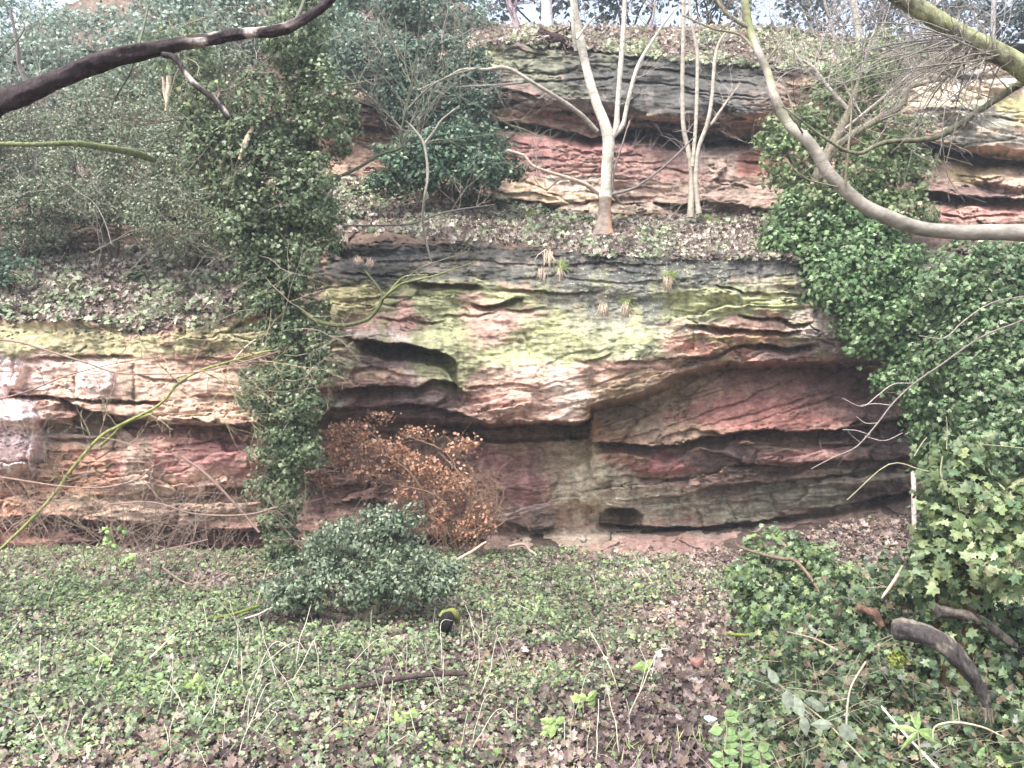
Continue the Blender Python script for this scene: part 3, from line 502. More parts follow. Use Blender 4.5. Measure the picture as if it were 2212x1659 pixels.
def cover(x, y):
    """0 = bare brown litter, 1 = green"""
    d = y; u = CU+x/d*F; v = CV+H/d*F
    c = .60+fbm(x*.9, y*.9, 80, 3)*.9+fbm(x*3.1, y*3.1, 83, 3)*.9
    for (a, b, ru, rv, s) in ((250, 1500, 500, 160, .35), (150, 1300, 250, 60, .2), (1200, 1330, 240, 60, .4), (1450, 1640, 180, 170, -.55), (1500, 1350, 90, 200, -.4), (640, 1345, 90, 26, -.5), (1130, 1425, 150, 26, -.6), (1500, 1190, 500, 30, -.5), (350, 1400, 70, 25, -.3), (1850, 1200, 200, 60, -.9), (350, 1560, 150, 26, -.1), (1150, 1600, 200, 60, -.15)):
        c = c+s*np.exp(-((u-a)/ru)**2-((v-b)/rv)**2)
    return c
gc = np.array([.06, .043, .035])*(.6+.9*vn(GX*6, GY*6, 2))[..., None]
n2, n1 = GX.shape; ii = np.arange(n1*n2).reshape(n2, n1)
g = mesh('ground', np.stack([GX, GY, GZ], -1).reshape(-1, 3), np.stack([ii[:-1, :-1], ii[:-1, 1:], ii[1:, 1:], ii[1:, :-1]], -1).reshape(-1, 4), SOIL, None, gc.reshape(-1, 3)); g['kind'] = 'structure'
# hilltop behind the cliff edge
hx = np.linspace(-40, 40, 120); hy = np.linspace(15.4, 70, 60); HX, HY = np.meshgrid(hx, hy)
HZ = 8.6+fbm(HX*.3, HY*.3, 9, 3)*.6-.05*(HY-15)
ii = np.arange(HX.size).reshape(HX.shape)
h = mesh('hilltop', np.stack([HX, HY, HZ], -1).reshape(-1, 3), np.stack([ii[:-1, :-1], ii[:-1, 1:], ii[1:, 1:], ii[1:, :-1]], -1).reshape(-1, 4), SOIL, None, np.full((HX.size, 3), .09)); h['kind'] = 'structure'

# palettes
IVYC = [(.08, .12, .06), (.125, .17, .085), (.19, .23, .13), (.28, .31, .20)]; IVW = [3, 4, 3, 1]
SAGE = [(.11, .145, .08), (.165, .205, .115), (.235, .27, .165), (.23, .27, .11)]; DEADC = [(.15, .105, .09), (.22, .165, .14), (.33, .27, .24), (.08, .058, .055), (.25, .185, .13)]
BLUEG = [(.07, .12, .08), (.10, .16, .11), (.15, .21, .15), (.045, .08, .05)]

# ground cover: ivy carpet and litter
def ground_pts(n, x0=-8.2, x1=8.2, y0=3.6, y1=11.9):
    x = rs.uniform(x0, x1, n); y = rs.uniform(y0, y1, n); k = np.abs(x) < y*.68+.6; x, y = x[k], y[k]; return x, y
def ground_leaves(name, n, fn, size, cols, w, tpl, lift, matl, label, cat, tilt, thr, sgn, shade=None):
    x, y = ground_pts(n); c = cover(x, y)+rs.normal(0, .22, len(x)); k = (c > thr) if sgn > 0 else (c < thr)
    vb = np.interp(CU+x/y*F, UK, KS[1][0]); k &= (y < (H*F/(vb-CV))+.12+rs.normal(0, .12, len(y))*(1+(x > 3.4)))
    x, y = x[k], y[k]; n = len(x)
    z = gz(x, y)+lift*rs.rand(n)**.7+.004
    mb = MB(); col = pal(n, cols, w, .22)*(1+fbm(x*1.3, y*1.3, 44, 3)*.9)[:, None]
    vignette_soil = ss(.2, 1, np.exp(-((CU+x/y*F-1470)/210)**2-((CV+H/y*F-1640)/190)**2)+.25*fbm(x*2, y*2, 46, 3)); col = col*(1-.5*vignette_soil[:, None])*(1-np.array([0, .03, -.08])*vignette_soil[:, None])  # corner vignette shade and dark purple litter, both painted into the leaf colour
    leaves(mb, np.stack([x, y, z], -1), np.tile([0, -.35, 1.0], (n, 1)), size*np.clip(np.exp(rs.normal(-.12, .38, n)), .35, 2)*(1+.7*fbm(x*.8+7, y*.8, 49, 3)), col, tpl, tilt)
    o = mb.build(name, matl, None, False); tag(o, label, cat, kind='stuff'); return o
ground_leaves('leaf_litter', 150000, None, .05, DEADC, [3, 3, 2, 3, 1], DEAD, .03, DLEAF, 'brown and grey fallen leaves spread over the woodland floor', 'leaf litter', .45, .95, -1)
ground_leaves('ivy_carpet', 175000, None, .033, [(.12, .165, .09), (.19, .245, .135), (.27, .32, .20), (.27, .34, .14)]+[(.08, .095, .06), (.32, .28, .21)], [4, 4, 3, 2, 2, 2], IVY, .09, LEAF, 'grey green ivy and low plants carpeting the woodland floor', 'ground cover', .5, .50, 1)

_c = cover
def cover(x, y): return _c(x, y)+fbm(x*1.7+30, y*2.3, 88, 4)*1.8-.12
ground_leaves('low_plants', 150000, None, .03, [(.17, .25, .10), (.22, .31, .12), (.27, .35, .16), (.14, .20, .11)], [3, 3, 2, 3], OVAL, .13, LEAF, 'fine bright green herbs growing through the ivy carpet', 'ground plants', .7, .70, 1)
x, y = ground_pts(60000); k = cover(x+3, y)+rs.normal(0, .12, len(x)) > .95; x, y = x[k], y[k]; n = len(x); mb = MB()
leaves(mb, np.stack([x, y, gz(x, y)], -1), np.tile([0, -1, .4], (n, 1)), rs.uniform(.05, .16, n), pal(n, [(.24, .31, .12), (.30, .36, .16), (.40, .38, .24)]), BLADE, .5, np.stack([rs.normal(0, .6, n), rs.normal(0, .5, n), np.full(n, 1.4)], -1)); tag(mb.build('grass', LEAF, None, False), 'thin tufts of bright grass in the clearing', 'grass', kind='stuff')
R = random.Random(81); mb = MB()
for i in range(420):
    xx, yy = R.uniform(-5.5, 3), R.uniform(3.8, 9.5); grow(mb, (xx, yy, float(gz(np.array(xx), np.array(yy)))+.06), (R.gauss(0, 1), R.gauss(0, 1), .02), R.uniform(.15, .6), .0022, 0, R, (.34, .29, .22) if i % 3 else (.16, .12, .09), -.02, 0, .3)
tag(mb.build('ground_twigs', TWIG), 'fine dead twigs and runners strewn over the clearing', 'twigs', kind='stuff')
cover = _c
# leaves on ledges and the cliff top (stuff)
def bank(name, n, region, size, cols, w, tpl, matl, label, cat, off=.05, dens=None, hang=0):
    u0, u1, top, bot = region; u = rs.uniform(u0, u1, n); t = rs.rand(n); vt = np.interp(u, *zip(*top)); vb = np.interp(u, *zip(*bot)); v = vt+(vb-vt)*t
    if dens is not None: k = rs.rand(n) < dens(u, v); u, v = u[k], v[k]
    d = depth_at(u, v)-rs.uniform(.0, off, len(u)); pos = Pn(u, v, d); m = len(u)
    mb = MB(); leaves(mb, pos, np.tile([0, -.8, .8], (m, 1)), size*rs.uniform(.5, 1.3, m), pal(m, cols, w, .22)*(1+fbm(u*.02, v*.03, 4, 3)*.9)[:, None], tpl, .55)
    o = mb.build(name, matl, None, False); tag(o, label, cat, kind='stuff'); return o
LT = [(-400, 520), (300, 530), (520, 500), (720, 380), (900, 400), (1060, 420), (1240, 462), (1400, 470), (1640, 460), (1760, 480)]
LBt = [(-400, 700), (0, 690), (200, 692), (300, 720), (480, 700), (560, 600), (720, 500), (870, 505), (960, 520), (1130, 525), (1300, 552), (1500, 556), (1700, 560), (1760, 570)]
dn = lambda u, v: np.clip(.35+fbm(u*.02, v*.03, 12, 3)*2.4, 0, 1)*np.where(v > np.interp(u, *zip(*LBt))-14, .6, 1)
bank('ledge_leaf_litter', 30000, (-400, 1760, LT, LBt), .07, [(.17, .13, .11), (.27, .22, .18), (.40, .36, .31), (.10, .075, .065)], None, DEAD, DLEAF, 'grey brown dead leaves lying on the middle ledge of the cliff', 'leaf litter', .06)
bank('ledge_ivy', 26000, (-400, 1760, LT, LBt), .075, [(.13, .17, .09), (.21, .25, .14), (.33, .36, .24)], None, IVY, LEAF, 'pale green ivy trailing over the middle ledge of the cliff', 'ground cover', .14, dn)
TT = [(650, 20), (1000, 30), (1060, 50), (1300, 56), (1500, 54), (1700, 56), (1860, 84), (2212, 114)]; TB = [(650, 90), (1000, 92), (1060, 92), (1300, 108), (1500, 130), (1700, 150), (1860, 150), (2212, 150)]
bank('cliff_top_leaf_litter', 9000, (650, 2400, TT, TB), .08, [(.27, .22, .18), (.40, .34, .29), (.17, .13, .11)], None, DEAD, DLEAF, 'pale brown leaves and dry grass along the cliff top edge', 'leaf litter', .08)
bank('cliff_top_ivy', 18000, (1060, 2400, TT, TB), .08, [(.17, .21, .11), (.27, .30, .17), (.36, .37, .25)], None, IVY, LEAF, 'pale green ivy fringe hanging over the cliff top edge', 'ground cover', .18, lambda u, v: np.clip(.3+fbm(u*.015, v*.03, 19, 3)*2.6, 0, 1))

exec_after = []
# ------------------------------------------------------------------ trees and plants
def tree(name, label, cat, base, group=None): return empty(name, base, label, cat, group)
# big ivy clad tree, centre left
t = tree('ivy_clad_tree', 'tall tree trunk wrapped in dark ivy standing before the cliff, left of the brown bush', 'tree', P(607, 1235, 9.4))
A1 = [(607, 1250, 9.4, 22), (606, 1150, 9.4, 18), (612, 1050, 9.4, 17), (624, 930, 9.4, 16), (630, 820, 9.4, 16), (622, 720, 9.45, 16), (610, 640, 9.5, 17), (632, 520, 9.5, 14), (650, 380, 9.5, 14), (656, 240, 9.5, 13), (655, 100, 9.5, 12), (662, -60, 9.5, 10), (655, -200, 9.5, 7)]
A2 = [(608, 650, 9.5, 12), (565, 570, 9.4, 12), (530, 470, 9.4, 12), (500, 380, 9.3, 11), (455, 280, 9.3, 9), (420, 180, 9.3, 7), (400, 60, 9.3, 5)]
mb = MB(); p1 = limb(mb, A1, (.075, .06, .05), 12, .25, 6, 3); mb.build('trunk', BARK, t)
mb = MB(); p2 = limb(mb, A2, (.06, .05, .045), 10, .25, 5, 4, {'n': 12, 'len': .9, 'r': .012, 'depth': 2, 'C': (.16, .13, .10)}); mb.build('limb', BARK, t)
mb = MB()
rad1 = .82* np.interp(np.linspace(0, 1, len(p1)), [0, .15, .3, .42, .5, .6, .8, 1], [.20, .28, .36, .38, .40, .38, .36, .34])
sheath(mb, p1, rad1, 24000, .046, IVYC, IVW, IVY, lump=1.0)
rad2 = np.interp(np.linspace(0, 1, len(p2)), [0, .5, 1], [.35, .38, .4]); sheath(mb, p2, rad2, 10000, .044, [c for c in SAGE]+IVYC[:2], None, IVY, lump=.9, seed=4)
crown(mb, [(645, 960, 9.3, 42, 44, .25), (655, 880, 9.3, 46, 30, .28), (575, 985, 9.3, 30, 16, .12), (660, 760, 9.3, 40, 30, .2), (640, 560, 9.3, 55, 60, .3), (680, 420, 9.3, 60, 90, .3), (540, 500, 9.2, 60, 70, .3), (530, 580, 9.25, 45, 40, .25), (460, 330, 9.3, 60, 60, .3), (735, 300, 9.3, 30, 40, .2), (720, 520, 9.4, 26, 24, .15), (500, 430, 9.3, 50, 60, .3), (590, 400, 9.2, 80, 110, .35), (710, 230, 9.3, 60, 80, .35), (570, 250, 9.3, 60, 80, .3), (640, 90, 9.3, 70, 60, .35), (530, 330, 9.2, 56, 60, .3), (695, 700, 9.4, 22, 50, .2), (705, 790, 9.3, 24, 30, .15), (545, 850, 9.3, 26, 24, .12), (550, 1050, 9.35, 24, 16, .1), (680, 980, 9.3, 22, 24, .12), (570, 620, 9.3, 40, 60, .3), (560, 840, 9.35, 30, 50, .2)], 78, .045, IVYC+SAGE[:2], [3, 4, 3, 2, 2, 2], IVY, .13, 34)
mb.build('ivy', LEAF, t, False)
mb = MB(); R = random.Random(31)
for i in range(40):
    q = p1[R.randint(18, len(p1)-2)] if i % 2 else p2[R.randint(4, len(p2)-2)]; grow(mb, q+np.array([0, -.25, 0]), (R.gauss(0, 1), -.4, R.gauss(.2, .7)), R.uniform(.4, 1.1), .006, 2, R, (.30, .27, .20), .02, 2)
mb.build('twigs', TWIG, t)
mb = MB(); limb(mb, [(628, 640, 9.35, 3), (655, 672, 9.2, 4), (690, 695, 9.1, 4.5), (740, 703, 9, 4.5), (790, 692, 9, 4), (815, 668, 9, 4), (826, 642, 9, 3.5), (815, 618, 9, 3), (786, 582, 9, 1.5)], (.10, .11, .05), 8, .1, 4, 1)
limb(mb, [(824, 648, 9, 3), (845, 630, 8.9, 3), (870, 612, 8.9, 2.6), (930, 598, 8.9, 2), (985, 580, 8.9, 1.6), (1030, 565, 8.9, 1)], (.17, .18, .08), 6, .1, 4, 2, {'n': 5, 'len': .35, 'r': .003, 'depth': 1})
limb(mb, [(840, 633, 8.9, 2.4), (858, 610, 8.9, 2.2), (880, 596, 8.9, 2), (925, 594, 8.9, 1.2)], (.2, .22, .1), 6, .1, 4, 3)
limb(mb, [(870, 612, 8.9, 1.6), (905, 580, 8.9, 1.4), (960, 560, 8.9, 1.2), (1010, 545, 8.9, .8)], (.15, .15, .1), 5, .1, 4, 4)
mb.build('drooping_branch', BARK, t)
mb = MB(); limb(mb, [(545, 275, 9.0, 4), (530, 310, 8.9, 6), (518, 345, 8.9, 5)], (.5, .40, .28), 6, .3, 3, 3); mb.build('broken_stub', BARK, t); mb = MB(); limb(mb, [(366, 165, 9, 7), (363, 200, 9, 6), (359, 240, 9, 3)], (.55, .45, .33), 6, .4, 3, 5); limb(mb, [(352, 168, 9, 3), (355, 200, 9, 3), (360, 225, 9, 2)], (.5, .40, .3), 6, .4, 3, 6)
mb.build('broken_stub', BARK, t)

# thicket on the left: each bush its own crown
def bush(name, label, blobs, size, cols, w, dens, base, group, tpl=SMALL, stems=4, scol=(.12, .10, .08), clump=.15, per=24, cat='bush', shell=.5, slen=1.0):
    if base[1] > 10.3 and base[1] < 13.2:
        bu, bv = CU+base[0]/base[1]*F, CV-(base[2]-H)/base[1]*F; base = P(bu, bv, float(depth_at(bu, bv)))
    t = empty(name, base, label, cat, group)
    mb = MB(); R = random.Random(int(base[0]*100)+stems)
    for i in range(stems):
        b = blobs[i % len(blobs)]; c = P(b[0], b[1], b[2]+.1); s = np.array(base)+np.array([R.uniform(-.1, .1), 0, 0]); m = (s+c)/2+np.array([R.uniform(-.2, .2), R.uniform(-.1, .2), R.uniform(-.1, .2)])
        q = spline([s, m, c], 5); tube(mb, q, np.linspace(.035, .012, len(q)), scol, 7, .2, i)
        for k in range(2): grow(mb, q[R.randint(4, len(q)-1)], (R.gauss(0, 1), -.3, R.gauss(.3, 1)), slen*R.uniform(.4, .9), .006, 2, R, scol, .05, 3)
    mb.build('stem', BARK, t)
    mb = MB(); crown(mb, blobs, dens, size, cols, w, tpl, clump, per, shell=shell); mb.build('foliage', LEAF, t, False)
    return t
TG = 'evergreen bushes of the left thicket'
HZY = [(.20, .27, .20), (.26, .33, .26), (.32, .38, .32), (.15, .20, .15)]  # leaf greens paled, putting haze and sky glare into the colour
MIDG = [(.16, .195, .12), (.22, .26, .17), (.30, .34, .24), (.09, .11, .07)]
bush('thicket_bush', 'dark green bush behind the thick fallen branch at the far left', [(60, 330, 12, 110, 110, .6), (-80, 380, 12, 120, 150, .6), (90, 460, 11.8, 110, 70, .5)], .042, MIDG, None, 120, P(60, 560, 12), TG)
bush('thicket_bush', 'tall grey green bush crossed by the mossy horizontal bough', [(250, 260, 11.6, 130, 130, .6), (300, 380, 11.4, 120, 120, .5), (190, 400, 11.6, 100, 90, .5)], .042, MIDG, [3, 4, 3, 1], 120, P(250, 560, 11.6), TG)
bush('thicket_bush', 'ivy covered bush between the tall ivy tree and the mossy bough', [(420, 330, 11, 110, 130, .5), (400, 470, 11, 120, 80, .5), (480, 460, 10.8, 90, 90, .4), (470, 200, 11.2, 100, 100, .5)], .042, MIDG, [3, 4, 3, 2], 120, P(420, 580, 11), TG)
bush('thicket_bush', 'low green bush above the leafy ledge at the left edge', [(20, 585, 11.2, 60, 45, .35), (-60, 560, 11.2, 70, 60, .4)], .07, BLUEG, None, 40, P(10, 640, 11.2), TG)
bush('thicket_bush', 'pale hazy green bush at the top left corner of the slope', [(190, 100, 15, 150, 70, .8), (-20, 150, 15, 160, 90, .8), (120, 170, 14, 150, 80, .7), (60, 60, 16, 150, 60, .9)], .08, HZY, None, 26, P(100, 260, 14.5), TG, clump=.22)
bush('thicket_bush', 'pale green bush on the upper slope behind the ivy tree', [(430, 80, 15, 150, 100, .8), (330, 140, 14, 130, 80, .6), (560, 20, 15.5, 150, 90, .8)], .09, HZY, None, 40, P(450, 230, 14.6), TG, clump=.22)
bush('thicket_bush', 'pale green bush at the top, between ivy tree and cliff top stump', [(800, 40, 15, 150, 80, .8), (930, 40, 15, 130, 60, .8), (730, 110, 14.4, 120, 70, .7)], .09, [(.16, .23, .17), (.22, .29, .22), (.12, .18, .13)], None, 44, P(820, 150, 14.6), TG, clump=.22)
bush('hanging_ivy', 'dark ivy hanging over the upper cliff, left of the yellow mossy rock', [(930, 140, 13.1, 130, 70, .4), (840, 150, 13.1, 110, 60, .4), (1000, 180, 13.0, 66, 80, .3), (940, 225, 13.1, 110, 50, .3), (1020, 250, 13, 45, 40, .25), (880, 195, 13.1, 90, 50, .3), (760, 140, 13.2, 90, 60, .35)], .07, [(.09, .145, .10), (.13, .19, .14), (.19, .25, .19), (.05, .085, .06)], [3, 3, 2, 2], 80, P(930, 110, 13.6), None, cat='ivy')
bush('ledge_holly', 'rounded dark green bush growing on the ledge, left of the pale forked tree', [(960, 330, 12.5, 130, 46, .5), (900, 360, 12.4, 90, 36, .4), (1050, 365, 12.4, 80, 36, .4), (970, 385, 12.3, 110, 26, .35), (1000, 300, 12.6, 90, 30, .4), (880, 395, 12.3, 70, 20, .3)], .08, [(.07, .13, .08), (.11, .18, .11), (.15, .22, .13), (.05, .08, .055)], None, 85, P(970, 430, 12.7), None)
# right hand ivy
IVR = [(.065, .125, .052), (.105, .18, .075), (.165, .245, .11), (.25, .32, .18)]
bush('ivy_curtain', 'bright green ivy spilling down the right end of the lower cliff', [(1750, 470, 11.6, 100, 60, .45), (1690, 520, 11.4, 50, 45, .3), (1830, 520, 11.2, 110, 70, .45), (1880, 600, 11, 130, 70, .45), (1820, 640, 10.9, 80, 40, .35), (1940, 690, 10.8, 110, 70, .45), (1870, 730, 10.8, 60, 36, .3), (1990, 780, 10.7, 90, 60, .4), (2060, 860, 10.4, 90, 80, .4), (2000, 900, 10.5, 45, 60, .3), (1940, 815, 10.7, 40, 40, .25), (1790, 580, 11.1, 60, 36, .3)], .062, IVR, [3, 4, 3, 2], 95, P(2090, 900, 10.9), None, IVY, cat='ivy', clump=.19, per=30, shell=.4, stems=2, slen=.4)
bush('ivy_thicket', 'dense green ivy thicket filling the right edge below the smooth curved bough', [(2120, 600, 9.6, 120, 80, .5), (2180, 720, 9.4, 120, 90, .5), (2080, 760, 9.6, 90, 80, .4), (2150, 860, 9.2, 110, 90, .4), (2200, 960, 9, 100, 100, .4), (2100, 960, 9.2, 70, 90, .35), (2280, 600, 9.5, 130, 120, .5), (2280, 850, 9.2, 120, 200, .5), (2050, 640, 9.8, 60, 60, .35)], .058, [(.075, .13, .062), (.115, .18, .085), (.175, .24, .12), (.27, .31, .20)], [3, 4, 3, 2], 90, P(2150, 1100, 9.2), None, IVY, cat='ivy', clump=.18, per=30, shell=.4, stems=3, slen=.4)
bush('ivy_clad_shrub', 'yellow green ivy growing up the tree in front of the upper cliff', [(1710, 340, 11.8, 70, 90, .4), (1860, 370, 11.4, 110, 46, .4), (1920, 300, 11.5, 70, 60, .4), (1680, 290, 11.8, 50, 40, .3), (1850, 200, 11.8, 100, 80, .5), (1780, 280, 11.9, 70, 60, .4), (1930, 400, 11.3, 70, 40, .3), (1970, 340, 11.4, 50, 26, .25), (1820, 440, 11.3, 130, 46, .4), (1950, 470, 11.2, 70, 46, .35), (1920, 130, 12.6, 60, 60, .4)], .06, [(.11, .17, .07), (.17, .235, .10), (.25, .30, .15), (.32, .36, .22)], [3, 4, 3, 2], 62, P(1790, 520, 11.6), None, IVY, cat='ivy', clump=.15, per=20, stems=6, scol=(.26, .20, .17))
# holly bush in the clearing
bush('holly_bush', 'rounded blue green bush standing in the clearing before the ivy tree', [(780, 1170, 7.6, 90, 60, .4), (840, 1130, 7.6, 50, 34, .3), (690, 1225, 7.5, 80, 45, .4), (950, 1240, 7.4, 40, 40, .25), (600, 1270, 7.4, 50, 26, .2), (860, 1235, 7.4, 90, 55, .4), (610, 1295, 7.4, 50, 24, .2), (820, 1110, 7.7, 60, 20, .2), (880, 1110, 7.7, 22, 18, .15), (975, 1225, 7.5, 26, 18, .15), (770, 1265, 7.3, 130, 50, .4), (650, 1275, 7.4, 60, 36, .3), (860, 1150, 7.6, 45, 40, .25), (920, 1205, 7.5, 45, 34, .25), (930, 1270, 7.35, 50, 30, .25), (700, 1170, 7.6, 50, 34, .25), (760, 1140, 7.7, 50, 30, .25)], .046, [(.11, .15, .095), (.165, .21, .135), (.25, .29, .20), (.06, .085, .055)], [3, 4, 3, 2], 95, np.array([-1.35, 7.4, .02]), None, OVAL, clump=.11, per=30, shell=.3, slen=.5, stems=9, scol=(.2, .17, .12))
# brown dead bush
t = empty('dead_leaf_bush', P(980, 1200, 9.9), 'dry bush with rusty orange dead leaves hanging before the cliff hollow', 'bush')
R = random.Random(5); mb = MB(); tips = []
for i in range(34):
    b = np.array([R.gauss(980, 50), R.uniform(1160, 1200)]); e = np.array([R.uniform(700, 1080), 0]); tt = (e[0]-700)/380; e[1] = R.uniform(900+tt*60, 1010+tt*150)
    m = (b+e)/2+np.array([R.uniform(-20, 60), R.uniform(-60, 0)]); dd = R.uniform(9.6, 10.2)
    limb(mb, [(b[0], b[1], 10, 1.6), (m[0], m[1], dd, 1.3), (e[0], e[1], dd, .8)], (.24, .16, .11), 5, 0, 5, i, {'n': 6, 'len': .45, 'r': .003, 'depth': 1, 'up': -.25, 'C': (.25, .16, .11)}, rscale=1.0)
mb.build('stem', TWIG, t)
mb = MB(); crown(mb, [(760, 925, 10, 60, 26, .2), (720, 975, 9.9, 40, 40, .2), (820, 960, 9.9, 60, 30, .2), (870, 985, 9.9, 50, 30, .2), (900, 935, 10.1, 50, 14, .12), (790, 1015, 9.9, 70, 16, .15), (930, 1015, 9.9, 60, 34, .2), (1000, 960, 10, 40, 26, .15), (985, 1050, 9.9, 40, 50, .18), (1045, 1110, 9.9, 30, 36, .12), (950, 1110, 9.9, 22, 44, .12), (1000, 1140, 9.9, 26, 30, .12), (700, 1040, 9.9, 24, 20, .1), (820, 898, 10.1, 40, 10, .1), (880, 1060, 9.9, 24, 36, .12)], 105, .038, [(.38, .19, .115), (.46, .26, .17), (.27, .13, .08), (.52, .35, .25)], None, DEAD, .12, 15, -.3, shell=.1)
mb.build('dead_leaves', DLEAF, t, False)

# ---- large foreground boughs
def bark_two(c1, c2, thr=.2, seed=0, sc=9):
    def f(V, t, a, upz):
        k = ss(thr-.05, thr+.08, fbm(V[:, 0]*sc+V[:, 1]*sc, V[:, 2]*sc, seed, 4)+.12*upz)
        return np.array(c1)*(1-k)[:, None]+np.array(c2)*k[:, None]
    return f
t = empty('fallen_bough', P(0, 228, 3.6), 'thick dark rough bough arching across the upper left corner', 'branch')
mb = MB()
def cfb(V, tt, a, upz):
    k = ss(.0, .06, fbm(V[:, 0]*11, V[:, 2]*16, 9, 4)-.02+.10*upz)*ss(.50, .60, tt)*ss(.86, .72, tt)
    return np.array((.05, .038, .04))*(1-k)[:, None]+np.array((.42, .36, .32))*k[:, None]
limb(mb, [(-160, 300, 3.6, 26), (-60, 255, 3.6, 24), (0, 224, 3.6, 22), (60, 198, 3.6, 21), (140, 164, 3.6, 20), (230, 130, 3.6, 19), (300, 113, 3.6, 17), (380, 97, 3.65, 15), (430, 89, 3.7, 13), (500, 76, 3.7, 12), (560, 71, 3.7, 11), (610, 63, 3.7, 11), (660, 40, 3.7, 10), (700, 12, 3.7, 9), (760, -45, 3.7, 8)], None, 30, .30, 9, 2, Cf=cfb)
mb.build('bough', BARK, t)
mb = MB(); limb(mb, [(352, 118, 3.62, 6), (372, 122, 3.6, 6.5), (388, 138, 3.6, 6), (402, 160, 3.6, 6), (425, 186, 3.6, 6), (450, 205, 3.6, 6.5), (472, 224, 3.6, 7), (490, 250, 3.6, 6), (493, 258, 3.6, 3)], None, 12, .22, 5, 6, Cf=bark_two((.05, .04, .04), (.38, .33, .30), .14, 3, 14)); limb(mb, [(462, 222, 3.6, 3.5), (474, 205, 3.6, 3), (470, 180, 3.6, 2.5)], (.2, .16, .13), 6, .2, 3, 6)
mb.build('side_branch', BARK, t)
mb = MB()
for L in ([(300, 95, 3.7, 3), (312, 50, 3.8, 2.6), (318, 10, 3.9, 2.4), (300, -30, 3.9, 2)], [(296, 108, 3.7, 2.4), (280, 160, 3.7, 2), (245, 220, 3.8, 1.6), (228, 280, 3.8, 1)], [(636, 48, 3.7, 4), (648, 25, 3.8, 4), (665, -20, 3.9, 3)], [(370, 30, 4.2, 1.2), (420, 70, 4.2, 1)], [(-10, 130, 4, 1.6), (30, 95, 4, 1.6), (52, 52, 4, 1.5), (0, 0, 4, 1.2)]):
    mb = MB(); limb(mb, L, (.13, .14, .10), 6, .1, 4, 7); mb.build('twig', TWIG, t)
t = empty('smooth_bough', P(2212, 500, 5), 'long smooth grey bough sweeping down and out to the right edge', 'branch')
MOSSY = lambda c1, c2, thr=.05, seed=0: bark_two(c1, c2, thr, seed, 5)
def cmoss(V, tt, a, upz):
    k = ss(.42, .2, tt)*ss(-.2, .1, fbm(V[:, 0]*8, V[:, 2]*5, 3, 3)); b = 1+.35*fbm(V[:, 0]*3, V[:, 2]*14, 8, 3)
    return (np.array((.31, .28, .24))*(1-k)[:, None]+np.array((.27, .28, .15))*k[:, None])*b[:, None]
mb = MB(); limb(mb, [(1604, -40, 5.3, 7), (1612, 20, 5.3, 8), (1622, 70, 5.3, 8), (1640, 115, 5.2, 8), (1659, 160, 5.2, 8.5), (1675, 212, 5.1, 9.5), (1703, 268, 5.1, 10.5), (1737, 296, 5, 12), (1761, 326, 5, 12), (1786, 368, 5, 13), (1825, 410, 5, 14), (1868, 445, 5, 14.5), (1925, 472, 5, 15), (1991, 494, 5, 15), (2075, 502, 5, 16), (2150, 502, 5, 17), (2240, 505, 5, 18), (2400, 520, 5, 20)], None, 20, .07, 8, 5, Cf=cmoss)
mb.build('bough', SMOOTH, t)
mb = MB()
for L in ([(1541, -10, 5.3, 3), (1570, 30, 5.3, 4), (1600, 50, 5.3, 4.5), (1624, 62, 5.3, 5)], [(1475, 33, 5.3, 1.6), (1540, 62, 5.3, 2), (1600, 76, 5.3, 2.6), (1640, 120, 5.2, 3)], [(1737, 292, 5, 2.4), (1720, 262, 4.9, 2), (1704, 210, 4.9, 1.8), (1690, 170, 4.9, 1)], [(1826, 400, 4.95, 3), (1832, 330, 4.9, 2.6), (1840, 230, 4.9, 2), (1838, 140, 4.9, 1.2)], [(1700, 350, 4.9, 1), (1740, 385, 4.9, 1.4), (1790, 400, 4.95, 1.8), (1825, 406, 5, 2)], [(1650, 140, 5.2, 2.4), (1672, 110, 5.2, 2), (1690, 75, 5.2, 1)]):
    limb(mb, L, (.24, .22, .15), 6, .1, 4, 7, {'n': 3, 'len': .25, 'r': .003, 'depth': 1, 'C': (.24, .19, .16)})
mb.build('twig', TWIG, t)
t = empty('mossy_bough', P(2212, 150, 4), 'thick green mossy bough slanting across the upper right corner', 'branch')
mb = MB(); limb(mb, [(1860, -70, 4, 14), (1930, -15, 4, 16), (2000, 28, 4, 18), (2060, 64, 4, 18), (2110, 92, 4, 19), (2160, 118, 4, 20), (2215, 152, 4, 22), (2300, 215, 4, 24)], None, 28, .18, 8, 8, Cf=bark_two((.17, .16, .11), (.26, .27, .15), .0, 5, 5))
mb.build('bough', BARK, t)
mb = MB(); limb(mb, [(2290, 120, 4.1, 9), (2225, 168, 4.1, 8), (2180, 196, 4.1, 8), (2120, 236, 4.1, 7), (2070, 270, 4.1, 7), (2030, 294, 4.1, 6), (1990, 302, 4.1, 5.5), (1920, 306, 4.1, 5), (1885, 318, 4.1, 4.5), (1858, 331, 4.1, 4), (1820, 322, 4.1, 3.5), (1770, 290, 4.1, 2.8), (1720, 252, 4.1, 2), (1690, 230, 4.1, 1)], (.15, .15, .10), 12, .12, 6, 9, {'n': 7, 'len': .35, 'r': .003, 'depth': 1, 'C': (.2, .18, .14)})
mb.build('side_branch', BARK, t)
mb = MB(); R = random.Random(9)
